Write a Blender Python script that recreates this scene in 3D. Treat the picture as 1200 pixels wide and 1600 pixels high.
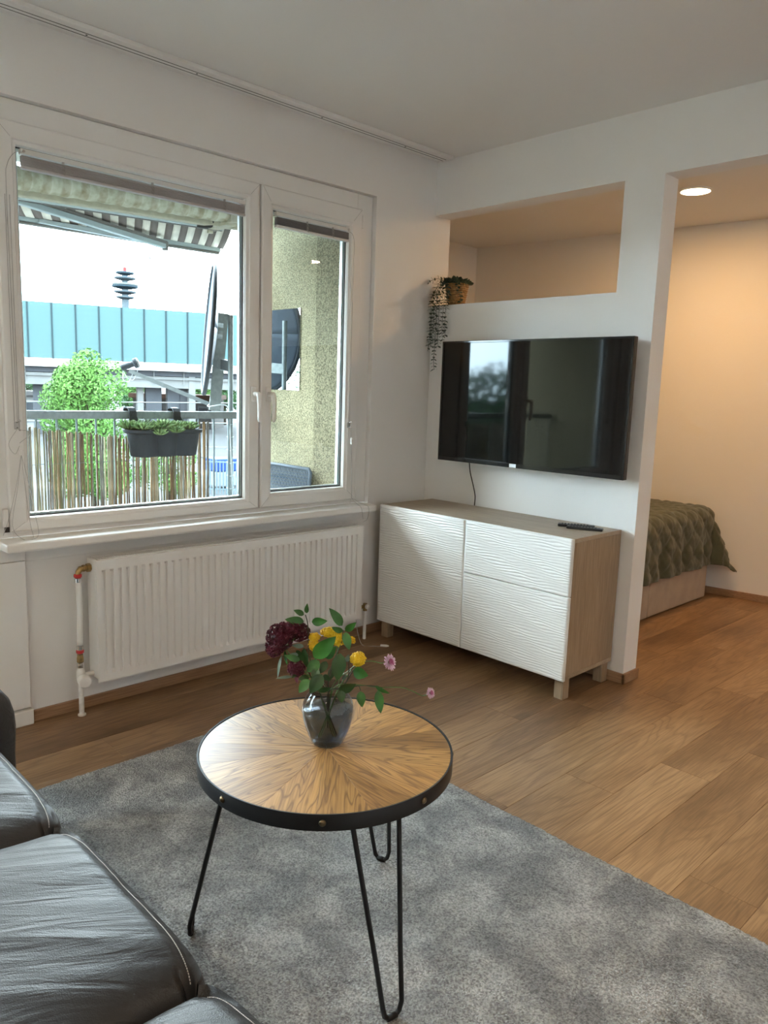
import bpy, bmesh, math, random
from mathutils import Vector, Matrix
import numpy as np
PI = math.pi
random.seed(7)
SC = bpy.context.scene
for o in list(bpy.data.objects): bpy.data.objects.remove(o)
COL = SC.collection

# ------------------------------------------------------------------ camera
CX, CY, CZ, YAW, PITCH, ROLL, FPX = 3.0222, -3.2894, 1.3471, 0.795147, -0.156372, 0.033018, 1196.38
CF = Vector((-math.sin(YAW)*math.cos(PITCH), math.cos(YAW)*math.cos(PITCH), math.sin(PITCH)))
_r = Vector((math.cos(YAW), math.sin(YAW), 0)); _u = _r.cross(CF)
CR = _r*math.cos(ROLL)+_u*math.sin(ROLL); CU = _u*math.cos(ROLL)-_r*math.sin(ROLL)
CP = Vector((CX, CY, CZ))
cam = bpy.data.objects.new('camera', bpy.data.cameras.new('camera')); COL.objects.link(cam)
cam.data.sensor_fit = 'HORIZONTAL'; cam.data.sensor_width = 36; cam.data.lens = 36*FPX/1200
cam.data.clip_start = .05; cam.data.clip_end = 2000
M = Matrix((CR, CU, -CF)).transposed().to_4x4(); M.translation = CP; cam.matrix_world = M
SC.camera = cam
# ------------------------------------------------------------------ world, lamps, exposure
SC.view_settings.view_transform = 'Standard'; SC.view_settings.look = 'None'
SC.view_settings.gamma = 1; SC.view_settings.use_curve_mapping = False
SC.view_settings.exposure = 2.1
SKY = 9.0; BED_W = 5.0; ROOM_W = 3
w = bpy.data.worlds.new('sky'); SC.world = w; w.use_nodes = True
nt = w.node_tree; bg = nt.nodes['Background']; bg.inputs[1].default_value = SKY
tc = nt.nodes.new('ShaderNodeTexCoord'); nz = nt.nodes.new('ShaderNodeTexNoise'); nz.inputs['Scale'].default_value = 3; nz.inputs['Detail'].default_value = 6
cr = nt.nodes.new('ShaderNodeValToRGB'); cr.color_ramp.elements[0].position = .38; cr.color_ramp.elements[0].color = (.62, .82, 1, 1)
cr.color_ramp.elements[1].position = .6; cr.color_ramp.elements[1].color = (.93, .97, 1, 1)
nt.links.new(tc.outputs['Generated'], nz.inputs['Vector']); nt.links.new(nz.outputs['Fac'], cr.inputs[0]); nt.links.new(cr.outputs[0], bg.inputs[0])

# ------------------------------------------------------------------ helpers
def ray(px, py): return CF + CR*((px-600)/FPX) + CU*((800-py)/FPX)
def at(px, py, axis, val):
    d = ray(px, py); return CP + d*((val-CP[axis])/d[axis])
def at_depth(px, py, D): return CP + ray(px, py)*D

def empty(name, loc=(0,0,0), rz=0):
    o = bpy.data.objects.new(name, None); COL.objects.link(o); o.location = loc; o.rotation_euler = (0,0,rz); o.empty_display_size = .05; return o
def tag(o, label=None, cat=None, group=None, kind=None):
    if label: o['label'] = label
    if cat: o['category'] = cat
    if group: o['group'] = group
    if kind: o['kind'] = kind
    return o
def thing(name, label, cat, loc=(0,0,0), rz=0, group=None): return tag(empty(name, loc, rz), label, cat, group)
BMODS = {}
def obj(name, bm, mat, parent=None, smooth=False, bevel=0, world=True, angle=35):
    """link bm as one mesh object; coordinates are world, converted to the parent's frame if world"""
    me = bpy.data.meshes.new(name)
    if isinstance(bm, bmesh.types.BMesh):
        bmesh.ops.recalc_face_normals(bm, faces=bm.faces); bm.to_mesh(me); bm.free()
    else: me = bm
    for m in (mat if isinstance(mat, (list, tuple)) else [mat]): me.materials.append(m)
    o = bpy.data.objects.new(name, me); COL.objects.link(o)
    if parent is not None:
        o.parent = parent
        if world:
            pm = Matrix.Identity(4); p = parent
            chain = []
            while p is not None: chain.append(p); p = p.parent
            for q in reversed(chain): pm = pm @ q.matrix_parent_inverse @ q.matrix_basis
            me.transform(pm.inverted())
    if smooth:
        for p in me.polygons: p.use_smooth = True
        if smooth == 'auto':
            me.set_sharp_from_angle(angle=math.radians(angle))
    if bevel:
        b = o.modifiers.new('bevel', 'BEVEL'); b.width = bevel; b.segments = 2; b.limit_method = 'ANGLE'
    return o
def BM(): return bmesh.new()
def box(bm, x0, x1, y0, y1, z0, z1, mi=0):
    v = [bm.verts.new((x, y, z)) for x in (x0, x1) for y in (y0, y1) for z in (z0, z1)]
    for f in ((0,1,3,2),(4,6,7,5),(0,4,5,1),(2,3,7,6),(0,2,6,4),(1,5,7,3)):
        bm.faces.new([v[i] for i in f]).material_index = mi
    return bm
def B(*a): return box(BM(), *a)
def obox(bm, c, ax, ay, az):
    """oriented box: centre and three half-extent vectors"""
    c, ax, ay, az = map(Vector, (c, ax, ay, az))
    v = [bm.verts.new(c+ax*i+ay*j+az*k) for i in (-1,1) for j in (-1,1) for k in (-1,1)]
    for f in ((0,1,3,2),(4,6,7,5),(0,4,5,1),(2,3,7,6),(0,2,6,4),(1,5,7,3)): bm.faces.new([v[i] for i in f])
    return bm
def bar(bm, a, b, w, h, up=(0,0,1)):
    a, b, up = Vector(a), Vector(b), Vector(up); d = (b-a).normalized(); s = d.cross(up).normalized(); t = s.cross(d)
    return obox(bm, (a+b)/2, (b-a)/2, s*(w/2), t*(h/2))
def tube(bm, pts, r, n=8, cap=True, closed=False):
    pts = [Vector(p) for p in pts]; R = r if isinstance(r, (list, tuple)) else [r]*len(pts)
    prev = None; rings = []
    L = len(pts)
    for i, p in enumerate(pts):
        if closed: d = (pts[(i+1) % L]-pts[i-1]).normalized()
        else: d = (pts[min(i+1, L-1)]-pts[max(i-1, 0)]).normalized()
        if prev is None:
            a = Vector((0,0,1)) if abs(d.z) < .9 else Vector((1,0,0)); s = d.cross(a).normalized()
        else:
            s = (prev - d*prev.dot(d)); s = s.normalized() if s.length > 1e-6 else d.orthogonal().normalized()
        prev = s; t = d.cross(s)
        rings.append([bm.verts.new(p+(s*math.cos(2*PI*k/n)+t*math.sin(2*PI*k/n))*R[i]) for k in range(n)])
    rr = list(zip(rings, rings[1:]))
    if closed: rr.append((rings[-1], rings[0]))
    for a, b in rr:
        for k in range(n): bm.faces.new((a[k], a[(k+1)%n], b[(k+1)%n], b[k]))
    if cap and not closed:
        bm.faces.new(rings[0]); bm.faces.new(rings[-1])
    return bm
def lathe(bm, prof, c=(0,0,0), n=32, cap0=True, cap1=True, ax=None):
    """prof: (r, h) pairs about axis ax (default z) through c"""
    c = Vector(c); a = Vector(ax).normalized() if ax else Vector((0,0,1))
    s = a.orthogonal().normalized() if ax else Vector((1,0,0)); t = a.cross(s)
    rings = [[bm.verts.new(c+a*h+(s*math.cos(2*PI*k/n)+t*math.sin(2*PI*k/n))*r) for k in range(n)] for r, h in prof]
    for p, q in zip(rings, rings[1:]):
        for k in range(n): bm.faces.new((p[k], p[(k+1)%n], q[(k+1)%n], q[k]))
    if cap0: bm.faces.new(rings[0])
    if cap1: bm.faces.new(rings[-1])
    return bm
def cyl(bm, a, b, r, n=16):
    a, b = Vector(a), Vector(b); return lathe(bm, [(r, 0), (r, (b-a).length)], a, n, ax=(b-a))
def grid_mesh(name, P, nu, nv):
    """P(i,j)->co ; (nu+1)x(nv+1)"""
    me = bpy.data.meshes.new(name)
    vs = [P(i, j) for i in range(nu+1) for j in range(nv+1)]
    fs = [(i*(nv+1)+j, (i+1)*(nv+1)+j, (i+1)*(nv+1)+j+1, i*(nv+1)+j+1) for i in range(nu) for j in range(nv)]
    me.from_pydata(vs, [], fs); me.update(); return me
def copy_tree(o, parent=None):
    c = o.copy(); COL.objects.link(c)
    if parent is not None: c.parent = parent
    for ch in list(o.children): copy_tree(ch, c)
    return c

# ------------------------------------------------------------------ materials
OUTDOOR = False
def new_mat(name):
    m = bpy.data.materials.new(name); m.use_nodes = True; p = m.node_tree.nodes['Principled BSDF']
    if OUTDOOR: p.inputs['Specular IOR Level'].default_value = .06
    return m, m.node_tree, p
class N:
    """small node-graph helper"""
    def __init__(s, nt): s.nt = nt
    def n(s, t, **k):
        nd = s.nt.nodes.new('ShaderNode'+t)
        for a, v in k.items():
            if a.startswith('i_'): nd.inputs[a[2:].replace('_', ' ')].default_value = v
            else: setattr(nd, a, v)
        return nd
    def l(s, a, b): s.nt.links.new(a, b)
    def math(s, op, a, b=None):
        nd = s.nt.nodes.new('ShaderNodeMath'); nd.operation = op
        for i, v in enumerate((a, b)):
            if v is None: continue
            if isinstance(v, (int, float)): nd.inputs[i].default_value = v
            else: s.l(v, nd.inputs[i])
        return nd.outputs[0]
    def ramp(s, fac, stops):
        nd = s.nt.nodes.new('ShaderNodeValToRGB'); e = nd.color_ramp.elements
        while len(e) < len(stops): e.new(.5)
        for k, (p, c) in zip(e, stops): k.position = p; k.color = (*c, 1) if len(c) == 3 else c
        s.l(fac, nd.inputs[0]); return nd.outputs[0]
    def mix(s, fac, a, b, mode='MIX'):
        nd = s.nt.nodes.new('ShaderNodeMix'); nd.data_type = 'RGBA'; nd.blend_type = mode
        for i, v in ((0, fac), (6, a), (7, b)):
            if isinstance(v, (int, float)): nd.inputs[i].default_value = v
            elif isinstance(v, tuple): nd.inputs[i].default_value = (*v, 1)
            else: s.l(v, nd.inputs[i])
        return nd.outputs[2]
def mat(name, col, rough=.5, metal=0, bump=0, bscale=50, var=0, vscale=8, spec=.5, coat=0, sheen=0, detail=3):
    m, nt, p = new_mat(name); g = N(nt)
    p.inputs['Base Color'].default_value = (*col, 1); p.inputs['Roughness'].default_value = rough; p.inputs['Metallic'].default_value = metal
    p.inputs['Specular IOR Level'].default_value = .06 if OUTDOOR else spec; p.inputs['Coat Weight'].default_value = coat; p.inputs['Sheen Weight'].default_value = sheen
    co = g.n('TexCoord').outputs['Object']
    if var:
        nz = g.n('TexNoise', i_Scale=vscale, i_Detail=4.0); g.l(co, nz.inputs['Vector'])
        d = tuple(max(0, c*(1-var)) for c in col); b = tuple(min(1, c*(1+var)) for c in col)
        g.l(g.ramp(nz.outputs['Fac'], [(.3, d), (.7, b)]), p.inputs['Base Color'])
    if bump:
        nz = g.n('TexNoise', i_Scale=bscale, i_Detail=float(detail)); g.l(co, nz.inputs['Vector'])
        bp = g.n('Bump', i_Strength=bump, i_Distance=.01); g.l(nz.outputs['Fac'], bp.inputs['Height']); g.l(bp.outputs[0], p.inputs['Normal'])
    return m
def glass(name, tint=(.93,.97,.96), rough=.0, ior=1.45, bump=0):
    m = bpy.data.materials.new(name); m.use_nodes = True; nt = m.node_tree; nt.nodes.clear(); g = N(nt)
    out = g.n('OutputMaterial'); tr = g.n('BsdfTransparent'); tr.inputs[0].default_value = (*tint, 1)
    gl = g.n('BsdfGlossy'); gl.inputs['Roughness'].default_value = rough
    fr = g.n('Fresnel'); geo = g.n('NewGeometry')   # same reflectance on the front and the back of a thin sheet
    g.l(g.math('ADD', g.math('MULTIPLY', geo.outputs['Backfacing'], 1/ior-ior), ior), fr.inputs['IOR']); mx = g.n('MixShader'); g.l(fr.outputs[0], mx.inputs[0]); g.l(tr.outputs[0], mx.inputs[1]); g.l(gl.outputs[0], mx.inputs[2])
    if bump:
        nz = g.n('TexNoise', i_Scale=35.0, i_Detail=2.0); g.l(g.n('TexCoord').outputs['Object'], nz.inputs['Vector'])
        bp = g.n('Bump', i_Strength=bump, i_Distance=.01); g.l(nz.outputs['Fac'], bp.inputs['Height']); g.l(bp.outputs[0], gl.inputs['Normal']); g.l(bp.outputs[0], fr.inputs['Normal'])
    g.l(mx.outputs[0], out.inputs[0]); return m
def wood(name, light, mid, dark, grain_axis=1, scale=1.0, rough=.45, ring=7, coord='Object', rnd=True, line=.5, tonevar=.12, lw=.12, bump=.15, angle=0, fine=1.0):
    m, nt, p = new_mat(name); g = N(nt)
    co = g.n('TexCoord').outputs['Object'] if coord == 'Object' else g.n('NewGeometry').outputs['Position']
    rot = g.n('VectorRotate', rotation_type='Z_AXIS'); g.l(co, rot.inputs['Vector']); rot.inputs['Angle'].default_value = angle; co = rot.outputs[0]
    oi = g.n('ObjectInfo'); rv = g.n('CombineXYZ'); r10 = g.math('MULTIPLY', oi.outputs['Random'], 37.0)
    for k in range(3): g.l(r10, rv.inputs[k])
    if rnd:
        ad = g.n('VectorMath', operation='ADD'); g.l(co, ad.inputs[0]); g.l(rv.outputs[0], ad.inputs[1]); co = ad.outputs[0]
    s = [9.0*scale]*3; s[grain_axis] = 1.1*scale
    mp = g.n('VectorMath', operation='MULTIPLY'); g.l(co, mp.inputs[0]); mp.inputs[1].default_value = s
    n1 = g.n('TexNoise', i_Scale=1.0, i_Detail=2.5, i_Roughness=.45, i_Distortion=.25); g.l(mp.outputs[0], n1.inputs['Vector'])
    rings = g.math('FRACT', g.math('MULTIPLY', n1.outputs['Fac'], float(ring)*2))
    lines = g.ramp(rings, [(0, (1,1,1)), (lw, (0,0,0)), (.75, (0,0,0)), (1, (1,1,1))])
    s2 = [260.0*fine]*3; s2[grain_axis] = 7.0*fine
    m2 = g.n('VectorMath', operation='MULTIPLY'); g.l(co, m2.inputs[0]); m2.inputs[1].default_value = s2
    n2 = g.n('TexNoise', i_Scale=1.0, i_Detail=3.0); g.l(m2.outputs[0], n2.inputs['Vector'])
    s3 = [3.5]*3; s3[grain_axis] = .9
    m3 = g.n('VectorMath', operation='MULTIPLY'); g.l(co, m3.inputs[0]); m3.inputs[1].default_value = s3
    n3 = g.n('TexNoise', i_Scale=1.0, i_Detail=5.0, i_Roughness=.6); g.l(m3.outputs[0], n3.inputs['Vector'])
    base = g.ramp(n3.outputs['Fac'], [(.3, dark), (.5, mid), (.68, light)])
    fine = g.ramp(n2.outputs['Fac'], [(.35, (.72,.70,.68)), (.6, (1.05,1.05,1.05))])
    c = g.mix(1.0, base, fine, 'MULTIPLY')
    c = g.mix(g.math('MULTIPLY', lines, line), c, dark)
    if tonevar:
        v = g.math('ADD', g.math('MULTIPLY', oi.outputs['Random'], tonevar*2), 1-tonevar)
        hs = g.n('HueSaturation'); g.l(v, hs.inputs['Value']); g.l(c, hs.inputs['Color']); c = hs.outputs[0]
    g.l(c, p.inputs['Base Color']); p.inputs['Roughness'].default_value = rough
    if bump:
        bp = g.n('Bump', i_Strength=bump, i_Distance=.001); g.l(n2.outputs['Fac'], bp.inputs['Height']); g.l(bp.outputs[0], p.inputs['Normal'])
    return m
def leaf_mat(name, c1, c2, rough=.45, trans=.25):
    m, nt, p = new_mat(name); g = N(nt)
    nz = g.n('TexNoise', i_Scale=25.0, i_Detail=2.0); g.l(g.n('NewGeometry').outputs['Position'], nz.inputs['Vector'])
    g.l(g.ramp(nz.outputs['Fac'], [(.35, c1), (.65, c2)]), p.inputs['Base Color']); p.inputs['Roughness'].default_value = rough
    return m

M_wall = mat('white_wall_paint', (.80,.785,.765), .85, bump=.06, bscale=180)
M_ceil = mat('white_ceiling_paint', (.78,.77,.75), .9, bump=.06, bscale=150)
M_bedwall = mat('cream_bedroom_paint', (.80,.76,.70), .85, bump=.08, bscale=160)
M_pvc = mat('white_plastic_frame', (.80,.79,.77), .32)
M_pvc_seal = mat('dark_window_seal', (.03,.03,.035), .6)
M_spacer = mat('aluminium_spacer', (.7,.75,.78), .3, .8)
M_sill = mat('white_sill', (.82,.80,.77), .3)
M_rad = mat('white_radiator_enamel', (.80,.79,.77), .3)
M_brass = mat('aged_brass', (.35,.24,.10), .35, .9, var=.3, vscale=60)
M_chrome = mat('chrome', (.75,.75,.75), .15, 1)
M_red = mat('red_fitting', (.5,.03,.03), .4)
M_pipe = mat('white_pipe_paint', (.78,.77,.74), .4)
M_black = mat('matt_black_metal', (.012,.012,.013), .4, .3)
M_rivet = mat('antique_rivet', (.16,.12,.07), .3, .9)
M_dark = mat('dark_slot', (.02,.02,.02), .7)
M_glass = glass('window_glass')
M_frontpanel = mat('white_wavy_foil', (.80,.79,.76), .35)
M_leather = None
M_floor = wood('laminate_oak', (.40,.25,.132), (.30,.175,.087), (.135,.072,.035), 1, .62, .40, 9, coord='World', line=.42, tonevar=.03, lw=.2)
M_base = wood('baseboard_oak', (.42,.26,.15), (.36,.215,.12), (.27,.155,.085), 1, .8, .4, 5, tonevar=0, line=.3)
M_base_x = wood('baseboard_oak_across', (.42,.26,.15), (.36,.215,.12), (.27,.155,.085), 0, .8, .4, 5, tonevar=0, line=.3)
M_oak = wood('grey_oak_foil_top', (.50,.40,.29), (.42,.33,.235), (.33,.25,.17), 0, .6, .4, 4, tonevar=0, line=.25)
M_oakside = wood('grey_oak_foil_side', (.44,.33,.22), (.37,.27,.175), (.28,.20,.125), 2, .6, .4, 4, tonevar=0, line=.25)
M_table = [wood('veneer_a', (.56,.32,.115), (.42,.225,.075), (.17,.08,.03), 0, 2.2, .36, 7, tonevar=.20, line=.85, lw=.20, angle=math.radians(9), fine=1.0),
           wood('veneer_b', (.56,.32,.115), (.42,.225,.075), (.17,.08,.03), 0, 2.2, .36, 7, tonevar=.20, line=.85, lw=.20, angle=math.radians(-9), fine=1.0)]
M_green = mat('olive_quilt', (.048,.055,.029), .78, bump=.15, bscale=250, var=.15, vscale=30, sheen=.3)
M_bedbase = mat('beige_bed_fabric', (.42,.33,.25), .8, bump=.2, bscale=400, var=.08, vscale=10)

# ------------------------------------------------------------------ setting: floor with planks
def S(name, bm, m, parent=None, **k):
    o = obj(name, bm, m, parent, **k)
    if parent is None: o['kind'] = 'structure'
    return o
floor = S('floor', B(-1.3,5,-5,2.75,-.12,-.010), mat('floor_base', (.08,.045,.02), .8))
PW, PL = .19, 1.29
pk = 0
cache = {}
x = -1.2; row = 0
while x < 3.75:
    off = (row*0.43*PL*1.7) % PL
    y = -3.6-off
    while y < 2.7:
        y0, y1 = max(y, -3.5), min(y+PL, 2.62)
        x1 = min(x+PW, 3.8)
        vis = y1-y0 > .02 and (x1 > 0.0 or y0 > .0)
        if x1 <= .02 and y1 > .12: y0 = max(y0, .13)
        if x1 <= 0.02 and y1 < .13: vis = False
        if vis:
            b = BM(); g_ = .0003
            X0, X1, Y0, Y1 = x+g_, x1-g_, y0+g_, y1-g_; e = .0007
            v = [b.verts.new(q) for q in ((X0,Y0,-.009),(X1,Y0,-.009),(X1,Y1,-.009),(X0,Y1,-.009))]
            v += [b.verts.new(q) for q in ((X0,Y0,-e),(X1,Y0,-e),(X1,Y1,-e),(X0,Y1,-e))]
            v += [b.verts.new(q) for q in ((X0+e,Y0+e,0),(X1-e,Y0+e,0),(X1-e,Y1-e,0),(X0+e,Y1-e,0))]
            b.faces.new(v[8:12])
            for L0, L1 in ((0,4),(4,8)):
                for k in range(4): b.faces.new((v[L0+k], v[L0+(k+1)%4], v[L1+(k+1)%4], v[L1+k]))
            obj('plank', b, M_floor, floor)
            pk += 1
        y += PL
    x += PW; row += 1
# ceilings
S('ceiling', B(-.14,5,-5,0,2.60,2.72), M_ceil)
S('ceiling_bedroom', B(-1.3,5,.125,2.9,2.54,2.72), M_bedwall)
# window wall (opening y -2.40..-.45, z .715..2.336 ; door opening y -3.25..-2.48)
b = BM()
box(b, -.14,0, -.45,0,0,2.6); box(b, -.14,0, -2.40,-.45,0,.715); box(b, -.14,0, -2.40,-.45,2.336,2.6)
box(b, -.14,0, -2.48,-2.40,0,2.6); box(b, -.14,0, -3.25,-2.48,2.28,2.6); box(b, -.14,0, -3.75,-3.25,0,2.6); box(b, -.14,0, -5,-4.85,0,2.6); box(b, -.14,0, -4.85,-3.75,0,.25); box(b, -.14,0, -4.85,-3.75,2.45,2.6)
S('wall_left', b, M_wall)
# partition with high opening
b = BM()
box(b, 0,1.337, 0,.125, 0,1.831); box(b, 1.147,1.337, 0,.125, 1.831,2.318)
S('wall_partition', b, M_wall)
S('trim_1', B(-.14,5, 0,.125, 2.318,2.72), M_wall)
S('wall_stub', B(-.14,0, 0,.125, 0,2.318), M_wall)
S('wall_right', B(5,5.1,-5,2.9,0,2.7), M_wall)
b = B(-.14,5.1,-5.1,-5,0,2.7)
S('wall_behind', b, M_wall)
# bedroom: outer walls (far wall is slightly askew)
def yb(x): return 2.12+.135*(x-.95)
b = BM()
P = [(-1.3,yb(-1.3)),(5.0,yb(5.0)),(5.0,3.1),(-1.3,3.1)]
lo = [b.verts.new((*p,0)) for p in P]; hi = [b.verts.new((*p,2.54)) for p in P]
b.faces.new(lo); b.faces.new(hi)
for k in range(4): b.faces.new((lo[k], lo[(k+1)%4], hi[(k+1)%4], hi[k]))
S('wall_bedroom_back', b, M_bedwall)
S('wall_bedroom_left', B(-1.3,-1.2,.125,2.4,0,2.72), M_bedwall)
# loggia walls: the yellow roughcast side wall in two stretches, far side wall, slab, floor
def roughcast(name, c, str_, sc):
    m, nt, p = new_mat(name); g = N(nt)
    co = g.n('NewGeometry').outputs['Position']
    v = g.n('TexVoronoi', i_Scale=sc); g.l(co, v.inputs['Vector'])
    nz = g.n('TexNoise', i_Scale=sc*.7, i_Detail=3.0); g.l(co, nz.inputs['Vector'])
    g.l(g.ramp(nz.outputs['Fac'], [(.36, tuple(q*.5 for q in c)), (.52, c), (.68, tuple(min(1, q*1.35) for q in c))]), p.inputs['Base Color'])
    p.inputs['Roughness'].default_value = .9
    bp = g.n('Bump', i_Strength=str_, i_Distance=.012); g.l(v.outputs['Distance'], bp.inputs['Height']); g.l(bp.outputs[0], p.inputs['Normal'])
    return m
OUTDOOR = True
M_yel = roughcast('yellow_render', (.27,.243,.155), .5, 190)
M_yel2 = roughcast('yellow_roughcast', (.27,.243,.155), 1.0, 170)
S('wall_loggia_right', B(-1.30,-.14,-.25,.125,-.2,2.9), M_yel)
S('wall_loggia_pier', B(-.72,-.14,-.256,-.25,-.2,2.48), M_yel2)
S('wall_loggia_left', B(-1.7,-.14,-3.5,-3.3,-.2,2.9), M_yel)
S('floor_loggia', B(-1.4,-.14,-3.5,-.25,-.2,-.02), mat('loggia_tiles', (.30,.29,.27), .8, bump=.1, bscale=40))
S('ceiling_loggia', B(-1.5,-.14,-3.5,-.25,2.5,2.66), mat('loggia_soffit', (.3,.3,.27), .9))  # unseen slab, added and drawn forward to shade the loggia
OUTDOOR = False

# baseboards
def skirting(name, pts, m): pass
S('baseboard_left', B(0,.012,-2.25,-.0,0,.048), M_base, bevel=.003)
b = BM(); box(b, .012,1.349,-.012,0,0,.05); box(b, 1.337,1.349,-.012,.137,0,.05)
S('baseboard_partition', b, M_base_x, bevel=.003)
b = BM(); bar(b, (-1.2,yb(-1.2)-.006,.025), (5,yb(5)-.006,.025), .012, .05)
S('baseboard_bedroom', b, M_base_x, bevel=.003)

# white cover panel and plinth block beside the balcony door
b = BM(); box(b, 0,.022,-2.40,-2.262,.07,.66); box(b, 0,.022,-2.40,-2.262,.662,.712)
S('trim_2', b, M_pvc, bevel=.002)
S('trim_3', B(0,.03,-2.44,-2.255,0,.062), M_pvc, bevel=.004)
S('trim_4', B(0,.008,-2.262,-.46,.655,.715), M_wall, bevel=.002)

# ------------------------------------------------------------------ windows
def sash(name, y0, y1, z0, z1, gy0, gy1, gz0, gz1, parent, xf=-.010, xb=-.085):
    """mitred hollow frame with a stepped bead towards the glass"""
    b = BM()
    def ring(y0, y1, z0, z1, x): return [b.verts.new((x, y, z)) for y, z in ((y0,z0),(y1,z0),(y1,z1),(y0,z1))]
    d = .006
    R = [ring(y0,y1,z0,z1,xb), ring(y0,y1,z0,z1,xf-d), ring(y0+d,y1-d,z0+d,z1-d,xf),
         ring(gy0-.020,gy1+.020,gz0-.020,gz1+.020,xf), ring(gy0-.016,gy1+.016,gz0-.016,gz1+.016,xf-.006),
         ring(gy0-.004,gy1+.004,gz0-.004,gz1+.004,xf-.010), ring(gy0,gy1,gz0,gz1,xf-.022), ring(gy0,gy1,gz0,gz1,xb)]
    for A, C in zip(R, R[1:]+R[:1]):
        for k in range(4): b.faces.new((A[k], A[(k+1)%4], C[(k+1)%4], C[k]))
    o = obj(name, b, M_pvc, parent)
    # thin mitre joints
    m = BM()
    for (ya, za, yc, zc) in ((y0,z0,gy0,gz0),(y1,z0,gy1,gz0),(y1,z1,gy1,gz1),(y0,z1,gy0,gz1)):
        A = Vector((xf+.0002, ya+(yc-ya)*.06, za+(zc-za)*.06)); C = Vector((xf+.0002, ya+(yc-ya)*.70, za+(zc-za)*.70))
        bar(m, A, C, .0010, .0006, up=(1,0,0))
    obj('mitre_joint', m, mat('joint_grey', (.35,.34,.33), .6), o)
    # seals, spacer bar, pane
    s = BM()
    t = .004
    for (a0,a1,c0,c1) in ((gy0,gy0+t,gz0,gz1),(gy1-t,gy1,gz0,gz1),(gy0,gy1,gz0,gz0+t),(gy0,gy1,gz1-t,gz1)): box(s, xf-.034,xf-.030,a0,a1,c0,c1)
    obj('seal', s, M_pvc_seal, o)
    s = BM(); t = .011
    for (a0,a1,c0,c1) in ((gy0,gy0+t,gz0,gz1),(gy1-t,gy1,gz0,gz1),(gy0+t,gy1-t,gz0,gz0+t),(gy0+t,gy1-t,gz1-t,gz1)): box(s, xf-.058,xf-.042,a0,a1,c0,c1)
    obj('spacer_bar', s, M_spacer, o)
    obj('pane', B(xf-.040,xf-.037,gy0,gy1,gz0,gz1), M_glass, o)
    return o
def handle(y, z, parent, lean=0, xf=-.010):
    b = BM(); box(b, xf,xf+.012,y-.015,y+.015,z-.035,z+.035)
    h = obj('handle', b, M_pvc, parent, bevel=.005)
    b = BM(); cyl(b, (xf+.012,y,z), (xf+.045,y,z), .011, 12)
    tube(b, [(xf+.045,y-.002,z+.006),(xf+.05,y,z-.012),(xf+.052,y+.002,z-.05),(xf+.050,y+.003,z-.115),(xf+.047,y+.003,z-.128)], [.011,.0125,.0115,.010,.006], 10)
    obj('lever', b, M_pvc, h, smooth=True)
WY0, WY1, WZ0, WZ1 = -2.40, -.45, .715, 2.336
win = tag(empty('window_1', (-.05, -1.4, .715)), None, None, kind='structure')
b = BM()  # fixed outer frame
y0,y1,z0,z1 = WY0+.002, WY1-.002, .745, WZ1-.002
fx0, fx1 = -.105, -.028
for (a0,a1,c0,c1) in ((y0,-2.285,z0,z1),(-.556,y1,z0,z1),(-2.285,-.556,z0,.785),(-2.285,-.556,2.245,z1),(-1.185,-1.135,.785,2.245)): box(b, fx0,fx1,a0,a1,c0,c1)
obj('window_frame', b, M_pvc, win, bevel=.003)
sL = sash('sash', -2.300,-1.165,.768,2.258,-2.220,-1.240,.822,2.178, win)
sR = sash('sash', -1.155,-.537,.768,2.258,-1.085,-.622,.840,2.162, win)
handle(-1.200, 1.315, sL); handle(-1.118, 1.315, sR)
b = BM()
for z in (.80, 2.20): cyl(b, (-.02,-.530,z-.03), (-.02,-.530,z+.03), .007, 10)
obj('hinge', b, M_pvc, sR, smooth='auto')
sill = S('trim_5', B(-.028,.105,-2.352,-.480,.712,.747), M_sill, bevel=.008)

# unseen window added for fill daylight, further along the same wall behind the viewer
w2 = tag(empty('added_fill_window', (-.05,-4.3,.25)), kind='structure')
b = BM()
for (a0,a1,c0,c1) in ((-4.848,-4.79,.25,2.45),(-3.81,-3.752,.25,2.45),(-4.79,-3.81,.25,.31),(-4.79,-3.81,2.39,2.45)): box(b, -.105,-.03,a0,a1,c0,c1)
obj('window_frame', b, M_pvc, w2, bevel=.003)
obj('pane', B(-.06,-.056,-4.79,-3.81,.31,2.39), M_glass, w2)
# balcony door beyond the left edge of the picture
door = tag(empty('door_1', (-.05,-2.86,0)), None, None, kind='structure')
b = BM()
for (a0,a1,c0,c1) in ((-3.248,-3.19,0,2.275),(-2.54,-2.482,0,2.275),(-3.19,-2.54,2.21,2.275),(-3.19,-2.54,0,.05)): box(b, -.105,.012,a0,a1,c0,c1)
obj('door_frame', b, M_pvc, door, bevel=.003)
dl = sash('door_leaf', -3.20,-2.53,.03,2.225,-3.12,-2.61,.13,2.145, door, xf=.0, xb=-.075)
handle(-2.575, 1.05, dl, xf=.0)

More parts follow.
